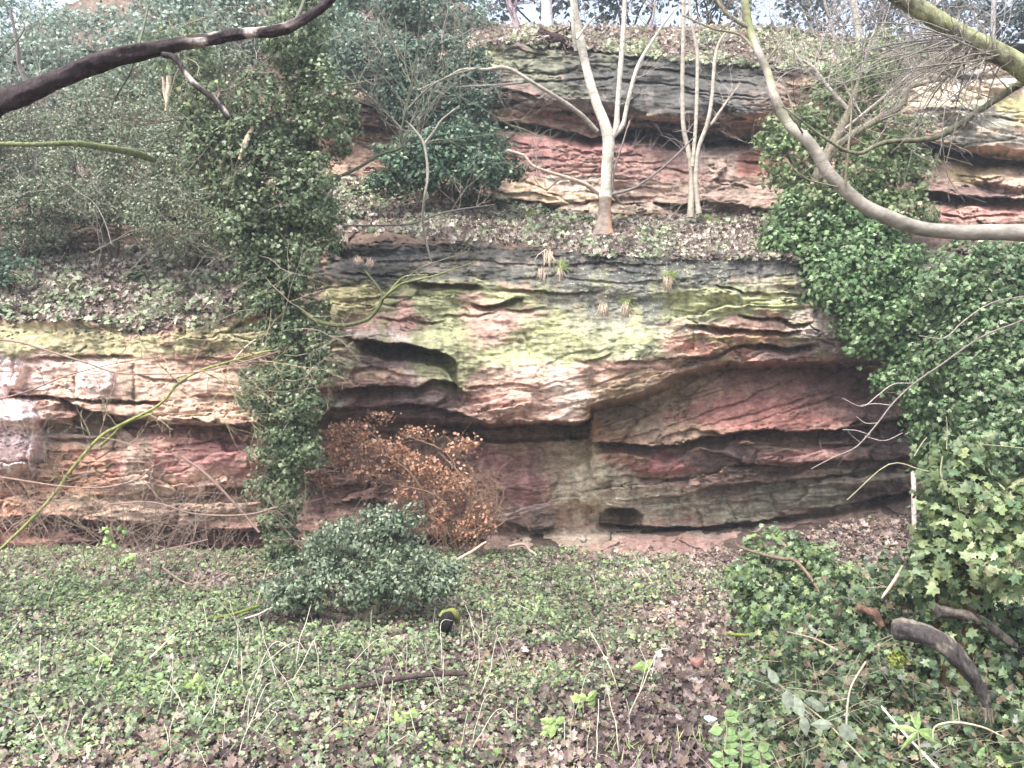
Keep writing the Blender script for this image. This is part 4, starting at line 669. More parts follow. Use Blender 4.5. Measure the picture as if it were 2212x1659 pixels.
for i in range(46):
    a = R.uniform(0, 1); s0 = (2060+100*a+R.uniform(-10, 30), 66+60*a); ang = R.uniform(math.radians(100), math.radians(205)); ln = R.uniform(120, 420)
    e = (s0[0]+math.cos(ang)*ln, s0[1]+math.sin(ang)*abs(ln)*.75+40); m = ((s0[0]+e[0])/2+R.uniform(-30, 30), (s0[1]+e[1])/2+R.uniform(-40, 10)); dd = R.uniform(3.7, 4.5)
    limb(mb, [(s0[0], s0[1], 4, 2.2), (m[0], m[1], dd, 1.3), (e[0], e[1], dd, .6)], (.22, .20, .17), 4, 0, 5, i, {'n': 3, 'len': .22, 'r': .0018, 'depth': 1, 'C': (.25, .22, .2)})
mb.build('twigs', TWIG, t)
t = empty('leaning_tree', P(1775, 520, 11), 'leaning grey tree with a forked crown rising out of the right ivy', 'tree')
mb = MB(); limb(mb, [(1738, 560, 12.2, 15), (1744, 500, 11.8, 15), (1755, 440, 11.4, 14), (1768, 380, 11, 13), (1790, 330, 11, 12), (1812, 290, 11, 11), (1835, 240, 11, 9), (1850, 190, 11, 6)], (.17, .15, .11), 12, .15, 5, 1); mb.build('trunk', BARK, t)
mb = MB(); limb(mb, [(1790, 330, 11, 8), (1850, 285, 10.6, 8), (1885, 264, 10.6, 8), (1935, 238, 10.6, 7), (1955, 212, 10.6, 6), (1962, 190, 10.6, 5), (2040, 168, 10.6, 3), (2120, 130, 10.6, 2)], (.20, .18, .13), 10, .15, 5, 2, {'n': 12, 'len': 1.1, 'r': .008, 'depth': 2, 'C': (.3, .26, .23)})
limb(mb, [(1835, 240, 11, 5), (1790, 190, 11, 4), (1760, 150, 11, 3.5), (1735, 130, 11, 3)], (.36, .31, .27), 8, .15, 5, 3, {'n': 10, 'len': 1.2, 'r': .008, 'depth': 2, 'C': (.34, .3, .27)})
limb(mb, [(1850, 190, 11, 4), (1870, 120, 11, 3), (1895, 50, 11, 2)], (.3, .26, .22), 8, .15, 5, 4, {'n': 10, 'len': 1.2, 'r': .008, 'depth': 2, 'C': (.32, .28, .26)})
limb(mb, [(1812, 292, 11, 4), (1850, 258, 10.8, 3), (1920, 200, 10.8, 2.2), (2010, 120, 10.8, 1.6)], (.34, .30, .26), 8, .15, 5, 5, {'n': 10, 'len': 1.2, 'r': .007, 'depth': 2, 'C': (.34, .3, .27)})
mb.build('branch', BARK, t)

# ---- pale trees on the ledge
PB = (.48, .44, .37)
t = empty('pale_forked_tree', P(1305, 490, 12.3), 'pale grey bark tree forking above the ledge with an orange patch at its foot', 'tree')
d = 12.2
def cfoot(V, tt, a, upz):
    z0 = P(0, 428, d)[2]; k = ss(z0+.05, z0-.05, V[:, 2]); o = ss(.02, .10, V[:, 0]-P(1305, 0, d)[0]); b = 1+.7*fbm(V[:, 0]*5, V[:, 2]*7, 2, 3)
    foot = np.array((.24, .19, .16))*(1-o)[:, None]+np.array((.42, .25, .14))*o[:, None]
    return (np.array((.52, .48, .40))*(1-k)[:, None]+foot*k[:, None])*b[:, None]
mb = MB(); limb(mb, [(1302, 512, d, 30), (1303, 496, d, 21), (1305, 472, d, 15), (1306, 440, d, 13), (1307, 426, d, 15), (1309, 412, d, 12.5), (1311, 360, d, 12.5), (1314, 305, d, 13), (1306, 268, d, 11.5), (1293, 235, d, 10.5), (1278, 190, d, 10), (1265, 140, d, 9.5), (1252, 80, d, 9), (1243, 30, d, 8), (1236, -20, d, 7), (1228, -90, d, 6)], None, 16, .10, 7, 3, Cf=cfoot); mb.build('trunk', SMOOTH, t)
mb = MB()
for L in ([(1316, 305, d, 6), (1330, 280, d, 6.5), (1334, 230, d, 5.5), (1340, 150, d, 5.5), (1347, 60, d, 5), (1352, -60, d, 4)], [(1322, 298, d, 5.5), (1345, 270, d, 5), (1355, 225, d, 4.5), (1372, 160, d, 4.5), (1387, 125, d, 4), (1420, 72, d, 3), (1450, 30, d, 2), (1470, 10, d, 1.5)],
          [(1244, 110, 12.1, 4), (1238, 60, 12, 4), (1236, 0, 12, 3), (1234, -60, 12, 3)], [(1246, 85, 12, 3), (1262, 62, 12, 2.5), (1285, 35, 12, 2)]):
    limb(mb, L, PB, 8, .1, 5, 4, {'n': 4, 'len': .6, 'r': .006, 'depth': 1, 'C': (.36, .31, .28)})
mb.build('fork', SMOOTH, t)
mb = MB()
for L, c in (([(1296, 420, d, 5), (1262, 397, 12, 4.5), (1222, 383, 11.9, 4), (1180, 370, 11.8, 3.5), (1150, 357, 11.8, 3.2), (1134, 338, 11.8, 3), (1115, 330, 11.8, 3), (1096, 325, 11.8, 3.4)], (.50, .40, .32)), ([(1216, 384, 11.9, 3), (1200, 392, 11.9, 3), (1180, 408, 11.8, 3), (1162, 395, 11.8, 2), (1152, 378, 11.8, 1.6)], (.48, .38, .27)), ([(1290, 284, 12.1, 5), (1262, 254, 12, 5), (1236, 233, 11.9, 5), (1196, 206, 11.8, 4), (1150, 178, 11.7, 4), (1110, 153, 11.7, 4), (1082, 146, 11.7, 5), (1050, 150, 11.7, 3), (1000, 150, 11.7, 2.8), (960, 170, 11.7, 2.5), (900, 196, 11.7, 1.8)], (.36, .32, .27)), ([(1130, 178, 11.7, 3), (1080, 183, 11.8, 2.4), (1000, 187, 11.9, 1.6)], (.28, .27, .24)),
             ([(1322, 420, d, 4), (1370, 406, 12.1, 3), (1420, 372, 12, 2.6), (1465, 332, 11.9, 2.2), (1500, 295, 11.8, 1.5)], (.2, .17, .16)), ([(1322, 415, d, 3), (1327, 370, 12.1, 2.2), (1345, 310, 12, 1.8), (1360, 260, 12, 1.2)], (.24, .2, .18)), ([(1160, 380, 11.8, 1.5), (1158, 340, 11.8, 1.4), (1162, 296, 11.8, 1)], (.42, .26, .22))):
    limb(mb, L, c, 7, .1, 5, 5, {'n': 7, 'len': .5, 'r': .004, 'depth': 1, 'C': (.30, .26, .24)})
mb.build('side_branch', SMOOTH, t)
t = empty('slender_tree', P(1500, 460, 12.6), 'slender pale tree of several thin upright stems on the ledge, right of the forked tree', 'tree')
for L in ([(1492, 470, 12.6, 8), (1494, 420, 12.6, 7), (1494, 370, 12.6, 6), (1486, 320, 12.6, 5.5), (1476, 270, 12.6, 5), (1474, 180, 12.6, 4.5), (1476, 80, 12.6, 4.5), (1477, -40, 12.6, 4)], [(1510, 462, 12.5, 7), (1506, 430, 12.5, 5), (1503, 380, 12.5, 5), (1509, 320, 12.5, 4.5), (1527, 270, 12.5, 4.5), (1538, 210, 12.5, 4), (1543, 140, 12.5, 4), (1552, 95, 12.5, 3), (1575, 60, 12.5, 2)], [(1496, 360, 12.5, 4), (1503, 270, 12.5, 4), (1506, 180, 12.5, 4), (1506, 110, 12.5, 4), (1494, 50, 12.5, 3.4), (1486, -30, 12.5, 3)], [(1535, 270, 12.5, 3), (1570, 220, 12.5, 2.4), (1600, 180, 12.5, 1.5)]):
    mb = MB(); limb(mb, L, (.40, .355, .29), 9, .12, 5, int(L[0][0]), {'n': 5, 'len': .6, 'r': .005, 'depth': 1, 'C': (.34, .29, .27)}); mb.build('stem', SMOOTH, t)
# twiggy dark shrub before the upper cliff
t = empty('bare_shrub', P(845, 470, 10.5), 'bare dark twiggy shrub spreading before the hanging ivy', 'shrub')
mb = MB(); limb(mb, [(700, 392, 9.8, 3.5), (760, 370, 10.2, 3.5), (820, 335, 10.4, 3.5), (868, 318, 10.5, 3), (866, 290, 10.5, 3), (876, 240, 10.5, 2.6), (888, 180, 10.5, 2), (900, 120, 10.5, 1.4)], (.10, .11, .07), 7, .15, 5, 2, {'n': 20, 'len': 1.3, 'r': .008, 'depth': 2, 'C': (.19, .19, .14), 'bias': (0, 0, .3), 'from': .35, 'up': .08})
limb(mb, [(876, 240, 10.5, 2.5), (920, 195, 10.5, 2), (970, 165, 10.4, 2), (1040, 145, 10.4, 1.6)], (.22, .21, .17), 6, .1, 5, 3, {'n': 8, 'len': .8, 'r': .005, 'depth': 2})
limb(mb, [(870, 280, 10.5, 2.5), (820, 230, 10.5, 2), (780, 190, 10.4, 2), (760, 150, 10.4, 1.6)], (.22, .21, .17), 6, .1, 5, 4, {'n': 8, 'len': .8, 'r': .005, 'depth': 2})
mb.build('stem', TWIG, t)
t = empty('thin_sapling', P(930, 570, 10.3), 'thin pale crooked sapling stem hanging down across the ledge', 'tree')
mb = MB(); limb(mb, [(934, 575, 10.85, 1.5), (920, 520, 10.7, 3), (913, 470, 10.5, 3), (918, 420, 10.3, 3), (924, 375, 10.3, 3), (916, 312, 10.3, 3), (895, 280, 10.3, 2.6), (878, 262, 10.3, 2)], (.34, .32, .27), 7, .15, 5, 2, {'n': 7, 'len': .5, 'r': .004, 'depth': 1})
limb(mb, [(916, 312, 10.3, 2.4), (940, 280, 10.3, 2.2), (955, 258, 10.3, 2), (993, 228, 10.3, 1.5)], (.34, .32, .27), 7, .15, 5, 2)
mb.build('stem', TWIG, t)
t = empty('fallen_twig', P(750, 482, 10.4), 'long dark fallen twig lying across the ledge above the black rock', 'branch')
mb = MB(); limb(mb, [(745, 487, 10.6, 2), (820, 487, 10.6, 2), (890, 483, 10.6, 2), (940, 465, 10.6, 2), (990, 453, 10.6, 2), (1070, 442, 10.7, 1)], (.15, .13, .12), 6, .1, 4, 2, {'n': 6, 'len': .5, 'r': .004, 'depth': 1, 'C': (.4, .34, .3)}); mb.build('stem', TWIG, t)

# pale stems in the left thicket and the mossy horizontal bough
for (L, lab) in (([(85, 520, 10.8, 4), (88, 430, 10.8, 4), (80, 380, 10.8, 4), (66, 320, 10.8, 4), (58, 230, 10.8, 4), (40, 130, 10.8, 4), (20, 20, 10.8, 3)], 'pale bare stem at far left rising behind the dark bough'),
                 ([(118, 540, 10.6, 4), (140, 470, 10.6, 4), (158, 400, 10.6, 4.5), (162, 345, 10.6, 4), (180, 335, 10.6, 3.5), (204, 318, 10.6, 3)], 'crooked pale stem forking below the mossy horizontal bough'),
                 ([(345, 560, 10.4, 2.5), (330, 470, 10.4, 3), (315, 420, 10.4, 3), (300, 380, 10.4, 2)], 'thin bare stem in the middle of the left thicket'),
                 ([(-10, 455, 10, 2.5), (30, 440, 10, 2.5), (70, 415, 10, 2.5), (90, 400, 10, 2)], 'short pale stem slanting in from the left edge')):
    L = np.array(L, float); L[:, 2] += (float(depth_at(L[0, 0], L[0, 1]))-L[0, 2])*np.linspace(1, .3, len(L))**1.0
    o = empty('bare_sapling', P(*L[0][:3]), lab, 'shrub', 'pale bare stems in the left thicket'); mb = MB(); limb(mb, L, (.28, .24, .22), 7, .15, 5, int(L[0][0]), {'n': 14, 'len': .8, 'r': .006, 'depth': 2, 'C': (.33, .28, .28)}, jit=.08); mb.build('stem', TWIG, o)
for i, (u, v, d0, hgt, lab) in enumerate([(70, 300, 12, 2.2, 'pale twiggy scrub above the dark bough at far left'), (330, 300, 11, 1.8, 'grey twiggy scrub above the mossy horizontal bough'), (520, 120, 11, 1.6, 'grey twigs between the dark bough and the ivy tree'), (420, 560, 10.6, 1.6, 'bare twiggy scrub on the ledge left of the ivy tree'), (240, 560, 10.6, 1.5, 'bare twiggy scrub in the middle of the left ledge'), (60, 200, 13, 2.0, 'pale twiggy scrub in the top left corner'), (1290, 100, 14.5, 1.5, 'grey twigs on the cliff top edge behind the forked tree'), (1540, 110, 14.5, 1.6, 'grey twigs on the cliff top edge behind the slender tree'), (1720, 120, 14.5, 1.8, 'tangled twigs on the cliff top above the leaning tree'), (1980, 120, 14.5, 1.8, 'tangled twigs on the cliff top below the mossy bough'), (1420, 480, 12.2, .8, 'low bare twigs on the ledge between forked and slender tree'), (820, 110, 12.6, 1.2, 'pale twigs against the green slope at top, right of the ivy tree'), (980, 110, 12.6, 1.1, 'pale twigs over the hanging ivy beside the mossy rock')]):
    b = P(u, v, min(d0, float(depth_at(u, v)))); o = empty('bare_scrub', b, lab, 'shrub', 'bare twiggy scrub in the upper thicket'); mb = MB(); R = random.Random(140+i)
    for k in range(5): grow(mb, b+np.array([R.uniform(-.5, .5), R.uniform(-.2, .2), R.uniform(-.2, .2)]), (R.gauss(0, .6), R.gauss(0, .2), R.uniform(.5, 1)), hgt*R.uniform(.5, 1.1), .006, 2, R, (.36, .32, .28) if k % 2 else (.24, .22, .17), .03, 3, .34)
    mb.build('stem', TWIG, o)
t = empty('horizontal_bough', P(0, 310, 7), 'green mossy bough running level into the left thicket', 'branch')
mb = MB(); limb(mb, [(-120, 308, 7, 5), (0, 311, 7, 5), (80, 312, 7, 5), (160, 310, 7.2, 6), (220, 318, 7.6, 7), (290, 330, 8.2, 8), (330, 345, 9, 7)], (.16, .18, .08), 10, .15, 5, 2); mb.build('bough', BARK, t)

# ---- cliff top
def topstem(L, lab, c, nm='cliff_top_tree', tw=8, grp='bare trees along the cliff top'):
    o = empty(nm, P(*L[0][:3]), lab, 'tree', grp); mb = MB(); limb(mb, L, c, 9, .15, 5, int(L[0][0]), {'n': tw, 'len': 1.2, 'r': .012, 'depth': 2, 'C': tuple(.8*x for x in c), 'bias': (0, 0, .8)}); mb.build('trunk', SMOOTH, o)
topstem([(1183, 70, 15.4, 16), (1181, 30, 15.4, 13), (1180, -30, 15.4, 12), (1180, -160, 15.4, 10)], 'thick pale trunk on the cliff top above the stump', (.56, .50, .47), tw=2)
topstem([(1118, 85, 15, 9), (1112, 40, 15, 7), (1098, 0, 15, 6), (1085, -120, 15, 5)], 'pinkish many stemmed tree on the cliff top, left of the thick pale trunk', (.36, .28, .29), tw=14)
topstem([(1858, 125, 15.4, 7), (1852, 60, 15.4, 7), (1845, 0, 15.4, 6.5), (1842, -140, 15.4, 5)], 'slim pale upright trunk on the right part of the cliff top', (.52, .49, .42), tw=5)
topstem([(1900, 110, 15.4, 3), (1892, 70, 15.4, 3), (1905, 20, 15.4, 2.5), (1915, -60, 15.4, 2)], 'thin dark crooked stem beside the slim pale cliff top trunk', (.16, .13, .13), tw=12)
topstem([(1805, 115, 15.4, 3.5), (1800, 70, 15.4, 3), (1785, 20, 15.4, 2.5), (1770, -60, 15.4, 2)], 'thin grey stem on the cliff top, left of the slim pale trunk', (.34, .3, .28), tw=12)
topstem([(1590, 90, 15.4, 4), (1605, 30, 15.4, 4), (1612, -60, 15.4, 3)], 'grey stem on the cliff top above the black rock block', (.3, .29, .24), tw=10)
topstem([(1400, 70, 15.4, 3), (1412, 30, 15.4, 3), (1420, -60, 15.4, 2)], 'thin grey stem on the cliff top between the two ledge trees', (.3, .27, .26), tw=8)
topstem([(2150, 130, 15.4, 5), (2145, 60, 15.4, 5), (2150, -60, 15.4, 4)], 'pale stem behind the mossy bough at the top right corner', (.40, .38, .36), tw=14)
topstem([(2010, 120, 15.4, 6), (2020, 60, 15.4, 5), (2012, -60, 15.4, 4)], 'ivy flecked dark stem on the cliff top near the right corner', (.15, .15, .12), tw=14)
DKG = [(.045, .065, .06), (.07, .095, .09), (.10, .13, .12)]
def eg(lab, blobs, base):
    bush('evergreen_tree', lab, blobs, .15, DKG, None, 13, base, 'dark evergreens behind the cliff top', OVAL, 5, (.08, .07, .07), clump=.42, per=16, cat='tree', shell=.15, slen=2)
eg('dark evergreen crown against the sky, right of the pale forked tree top', [(1330, -10, 20, 90, 66, 1.5), (1420, -40, 20, 90, 70, 1.5)], P(1360, 100, 20))
eg('dark evergreen crown against the sky above the slender ledge tree', [(1560, 0, 20, 70, 66, 1.5), (1500, -50, 20, 70, 70, 1.5)], P(1530, 110, 20))
eg('dark evergreen crown against the sky, left of the slim pale trunk', [(1760, 20, 20, 80, 60, 1.5), (1700, -50, 20, 70, 60, 1.5)], P(1760, 120, 20))
eg('dark evergreen crown against the sky, right of the slim pale trunk', [(1920, 30, 20, 80, 60, 1.5), (1960, -50, 20, 90, 60, 1.5)], P(1930, 130, 20))
eg('dark evergreen crown behind the mossy bough at the top right', [(2060, 30, 20, 70, 70, 1.5), (2180, 50, 20, 90, 80, 1.5), (2260, 10, 20, 90, 90, 1.5)], P(2120, 150, 20))
eg('dark evergreen crown behind the thick pale trunk at top centre', [(1240, -30, 20, 70, 50, 1.5), (1180, -40, 20, 90, 60, 1.5), (1060, -30, 20, 110, 70, 1.5)], P(1180, 90, 20))
# root plate stump at the cliff top
t = empty('uprooted_stump', P(1200, 105, 13.6), 'dark gnarled stump with an orange rotten patch on the cliff edge', 'stump')
mb = MB(); limb(mb, [(1235, 100, 13.6, 14), (1215, 92, 13.5, 18), (1195, 82, 13.5, 15), (1170, 72, 13.7, 10)], None, 14, .5, 5, 4, Cf=bark_two((.045, .03, .03), (.40, .19, .08), .22, 3, 5)); mb.build('wood', BARK, t)
mb = MB(); R = random.Random(4)
for i in range(16): grow(mb, P(1200+R.uniform(-20, 30), 84+R.uniform(-10, 14), 13.5), (R.gauss(0, 1), -.4, R.gauss(-.1, .7)), R.uniform(.2, .5), .03, 1, R, (.12, .08, .075) if i % 3 else (.45, .36, .33), -.1, 2)
mb.build('root', BARK, t)

# ---- grass tufts on the rock
tc = [(745, 515), (815, 508), (1090, 520), (1186, 545), (1172, 585), (800, 565), (1300, 660), (1352, 658), (1445, 600), (1210, 582), (775, 560), (1140, 470), (1530, 480)]
TP = ['on the black rock at the far left of the ledge', 'just right of the leftmost tuft below the ledge', 'below the ledge ivy in the middle', 'hanging longest over the black rock, below the forked tree', 'small, under the longest tuft', 'on the dark rock above the drooping branch', 'left one of the pair on the mossy rock face', 'right one of the pair on the mossy rock face', 'alone on the black rock, with green blades on top', 'green topped, beside the longest hanging tuft', 'tiny, at the left above the drooping branch', 'in the ledge ivy, left of the forked tree', 'in the ledge leaves under the slender tree']
for i, (u, v) in enumerate(tc):
    d0 = float(depth_at(u, v))-.02; c = P(u, v, d0); mb = MB(); n = 80; k = 1.5 if i == 3 else 1
    al = np.stack([rs.normal(0, .12, n), np.full(n, -.25), rs.normal(-1.9, .3, n)], -1); leaves(mb, c+rs.normal(0, .025, (n, 3)), np.tile([0, -1, .3], (n, 1)), k*rs.uniform(.09, .2, n), pal(n, [(.42, .32, .24), (.33, .24, .18), (.52, .43, .33)]), BLADE, .25, al)
    if i in (7, 8, 9, 11, 12):
        al = np.stack([rs.normal(0, .5, n), np.full(n, -.5), rs.normal(.6, .4, n)], -1); leaves(mb, c+np.array([.02, 0, .03])+rs.normal(0, .02, (n, 3)), np.tile([0, -1, .6], (n, 1)), rs.uniform(.07, .15, n), pal(n, [(.20, .27, .07), (.15, .2, .06)]), BLADE, .3, al)
    o = mb.build('grass_tuft', DLEAF, None, False); tag(o, 'withered grass tuft '+TP[i], 'grass tuft', 'withered grass tufts on the cliff')

# ---- left foreground: mossy stems and fine scrub
t = empty('leaning_shrub', P(60, 1215, 7.4), 'yellow green mossy stem leaning up to the right before the left rock face', 'shrub')
mb = MB(); YG = (.24, .25, .09)
limb(mb, [(-30, 1215, 7.2, 3), (60, 1130, 7.2, 3.2), (115, 1070, 7.2, 3.4), (152, 1018, 7.2, 3.6), (215, 945, 7.2, 3.6), (265, 916, 7.2, 3.4), (345, 874, 7.2, 3), (385, 828, 7.2, 3), (435, 800, 7.2, 2.8), (490, 783, 7.2, 2.4), (540, 768, 7.2, 2.4), (585, 757, 7.2, 2)], YG, 9, .2, 5, 3, {'n': 26, 'len': .7, 'r': .005, 'depth': 2, 'C': (.30, .25, .16), 'bias': (0, 0, 0)})
limb(mb, [(215, 965, 7.25, 3.5), (245, 938, 7.3, 3), (270, 915, 7.3, 3), (330, 893, 7.3, 2)], YG, 7, .2, 4, 3)
limb(mb, [(505, 778, 7.2, 1.8), (530, 750, 7.2, 1.5), (553, 732, 7.2, 1.2)], (.55, .48, .36), 6, .1, 4, 3)
mb.build('stem', BARK, t)
ARC = [([(-40, 732, 6, 2), (35, 738, 6, 2.4), (110, 760, 6, 2.4), (190, 785, 6, 2.2), (250, 805, 6, 2), (330, 808, 6, 1.8), (430, 803, 6, 1.6), (540, 778, 6, 1.4), (604, 758, 6, 1)], 'long thin bramble stem dipping across the left rock face'),
       ([(-40, 1025, 6.4, 2.2), (30, 1035, 6.4, 2.2), (130, 1050, 6.4, 2), (220, 1053, 6.4, 2), (290, 1038, 6.4, 1.8), (325, 1012, 6.4, 1.6), (330, 1000, 6.4, 1.2), (295, 965, 6.4, 1)], 'thin hooked bramble stem low across the left rock face'),
       ([(-30, 870, 6.2, 1.8), (60, 845, 6.2, 1.6), (150, 810, 6.2, 1.4), (250, 785, 6.2, 1.2), (345, 770, 6.2, 1)], 'thin bramble stem rising gently across the upper left rock face'),
       ([(230, 1090, 7, 1.4), (330, 1085, 7, 1.8), (420, 1110, 7, 2), (530, 1112, 7, 2), (600, 1095, 7, 1.6)], 'arching bramble stem at the foot of the left rock face'),
       ([(350, 1225, 7, 1.4), (415, 1262, 6.8, 1.8), (500, 1230, 6.8, 1.6), (560, 1190, 7, 1)], 'v shaped bramble stem sagging to the ivy carpet'),
       ([(560, 1150, 8, 3), (500, 1080, 8, 3), (440, 1020, 8, 3.4), (390, 985, 8, 2)], 'thicker bare stem leaning left from the ivy tree foot'),
       ([(300, 1200, 6.8, 1.6), (390, 1180, 6.8, 1.8), (450, 1165, 6.8, 1.2)], 'short bramble stem before the dark rock at left')]
for i, (L, lab) in enumerate(ARC):
    o = empty('bramble', P(*L[0][:3]), lab, 'bramble', 'thin bare stems before the left rock face'); mb = MB(); limb(mb, L, (.26, .18, .15), 6, .1, 5, i, {'n': 8, 'len': .35, 'r': .0028, 'depth': 1, 'C': (.28, .20, .17), 'bias': (0, 0, .2)}); mb.build('stem', TWIG, o)
SC = [(80, 1230, 7.8, 'bare reddish scrub at the foot of the far left rock'), (200, 1240, 7.6, 'bare tangled scrub below the leaning mossy stem'), (330, 1230, 8, 'bare tangled scrub before the dark left rock'), (460, 1230, 8.2, 'bare tangled scrub left of the ivy tree'), (690, 1190, 9.0, 'bare upright scrub between the ivy tree and the brown bush'), (0, 1150, 7.4, 'bare scrub at the left edge under the white rock')]
for i, (u, v, d0, lab) in enumerate(SC):
    b = P(u, v, d0); o = empty('bare_scrub', b, lab, 'shrub', 'bare scrub before the cliff foot'); mb = MB(); R = random.Random(40+i)
    for k in range(13): grow(mb, b+np.array([R.uniform(-.25, .25), R.uniform(-.2, .2), 0]), (R.gauss(0, .7), R.gauss(0, .2), R.uniform(.4, 1)), R.uniform(.5, 1.3)*(.7 if i == 4 else 1), .0045, 2, R, (.30, .22, .18) if k % 2 else (.22, .16, .12), .03, 3, .34)
    mb.build('stem', TWIG, o)
# fresh green leaves on the scrub
o = empty('leafy_sprig', P(250, 1160, 7.2), 'small sprig of fresh green leaves among the bare scrub at left', 'plant'); mb = MB(); limb(mb, [(262, 1240, 7.2, 1.4), (258, 1200, 7.2, 1.2), (240, 1150, 7.2, 1)], (.2, .22, .1), 5); mb.build('stem', TWIG, o)
mb = MB(); crown(mb, [(245, 1150, 7.2, 32, 14, .08), (222, 1175, 7.2, 24, 12, .06), (283, 1205, 7.2, 10, 10, .05)], 90, .06, [(.22, .33, .12), (.28, .38, .16)], None, OVAL, .05, 8); mb.build('foliage', LEAF, o, False)

# ---- sticks, log end, stones in the clearing
t = empty('fallen_stick', P(700, 1495, 5.6), 'long dark stick lying on the ivy carpet in the centre foreground', 'stick')
mb = MB(); gd = lambda v: H*F/(v-CV)*.985
limb(mb, [(705, 1494, 5.55, 6), (720, 1490, 5.57, 7), (770, 1483, 5.6, 6), (830, 1472, 5.66, 6), (890, 1461, 5.72, 6), (950, 1455, 5.75, 6), (985, 1454, 5.75, 6), (1010, 1455, 5.75, 3)], (.07, .05, .045), 9, .3, 6, 6); mb.build('wood', BARK, t)
t = empty('mossy_log_end', P(962, 1370, 7), 'short black log end capped with yellow green moss, right of the blue green bush', 'log')
mb = MB(); limb(mb, [(960, 1368, 6.98, 12), (963, 1350, 6.9, 14), (967, 1335, 6.9, 14), (972, 1328, 6.95, 10)], (.018, .016, .018), 14, .22, 5, 2); mb.build('wood', BARK, t)
mb = MB(); q = spline([P(952, 1334, 6.9), P(960, 1326, 6.93), P(972, 1322, 6.95), (P(986, 1330, 6.97)), P(990, 1345, 7)], 5); tube(mb, q, .012+.024*np.sin(np.linspace(0.2, 2.9, len(q))), (.20, .21, .06), 14, .9, 3); mb.build('moss', MOSS, t)
for (L, lab) in (([(440, 1338, 7.35, 3.5), (480, 1332, 7.35, 4.5), (520, 1322, 7.4, 4.5), (560, 1308, 7.45, 4)], 'bright mossy stick on the ground left of the blue green bush'), ([(1570, 1368, 6.3, 4), (1600, 1372, 6.3, 4.5), (1640, 1368, 6.3, 4)], 'yellow mossy stick at the left side of the ivy heap')):
    mb = MB(); limb(mb, L, (.17, .22, .05), 9, .6, 5, 4, rscale=.8); o = mb.build('mossy_stick', MOSS); tag(o, lab, 'stick')
for (L, c, lab) in (([(985, 1210, 8.9, 3), (1020, 1190, 9, 3.4), (1050, 1172, 9.1, 2.5)], (.5, .36, .27), 'pale pinkish stick at the foot of the brown bush'), ([(1100, 1180, 9.4, 3), (1130, 1175, 9.5, 3), (1145, 1190, 9.5, 3), (1160, 1200, 9.4, 2)], (.36, .28, .22), 'crooked root at the foot of the rock, right of the brown bush'), ([(1905, 1524, 4.3, 2.2), (1960, 1590, 4.1, 2.6), (2030, 1665, 3.9, 3)], (.62, .58, .52), 'straight white stick in the ivy heap at the bottom right'),
                     ([(530, 1335, 7.2, 1.6), (560, 1325, 7.2, 1.8), (592, 1311, 7.2, 1.4)], (.6, .55, .5), 'short white twig beside the bright mossy stick'), ([(325, 1420, 6.1, 1.6), (350, 1395, 6.2, 1.8), (378, 1370, 6.3, 1.4)], (.6, .55, .42), 'pale bent stick lying in the left ivy carpet')):
    mb = MB(); limb(mb, L, c, 7, .2, 5, 4, jit=.01); o = mb.build('stick', TWIG); tag(o, lab, 'stick')
# basal stone, pale leaf
def stone(u, v, d, r, c, lab, sq=(1, .8, .8)):
    mb = MB(); n, m = 14, 10; a = np.linspace(0, 2*np.pi, n, endpoint=False); b = np.linspace(.05, np.pi-.05, m); A, B = np.meshgrid(a, b); X = np.stack([np.cos(A)*np.sin(B), np.sin(A)*np.sin(B), np.cos(B)], -1)
    rr = 1+fbm(X[..., 0]*1.6+u, X[..., 2]*1.6+X[..., 1], 3, 3)*.9; V = P(u, v, d)+(X*rr[..., None]*r*np.array(sq)).reshape(-1, 3); ii = np.arange(n*m).reshape(m, n)
    Fq = np.stack([ii[:-1], ii[1:], np.roll(ii[1:], -1, 1), np.roll(ii[:-1], -1, 1)], -1).reshape(-1, 4); mb.add(V, Fq, c); o = mb.build('stone', ROCK); tag(o, lab, 'stone')
stone(1506, 1432, 6.15, .055, (.24, .13, .11), 'small reddish stone standing in the brown leaf litter'); stone(2045, 803, 10.2, .05, (.2, .12, .08), 'brown knob of wood in the ivy of the right edge') if False else None
stone(1260, 1166, 10.2, .05, (.36, .3, .24), 'pale stone on the rock shelf below the small cave')
o = MB(); leaves(o, P(1520, 1572, 4.95)[None]+np.array([[0, 0, .06]]), np.array([[0, -.5, 1.0]]), [.09], np.array([[.7, .72, .7]]), OVAL, .01, np.array([[1.0, 0, .2]])); o = o.build('pale_leaf', LEAF, None, False); tag(o, 'single white leaf lying at the left edge of the ivy heap', 'leaf')

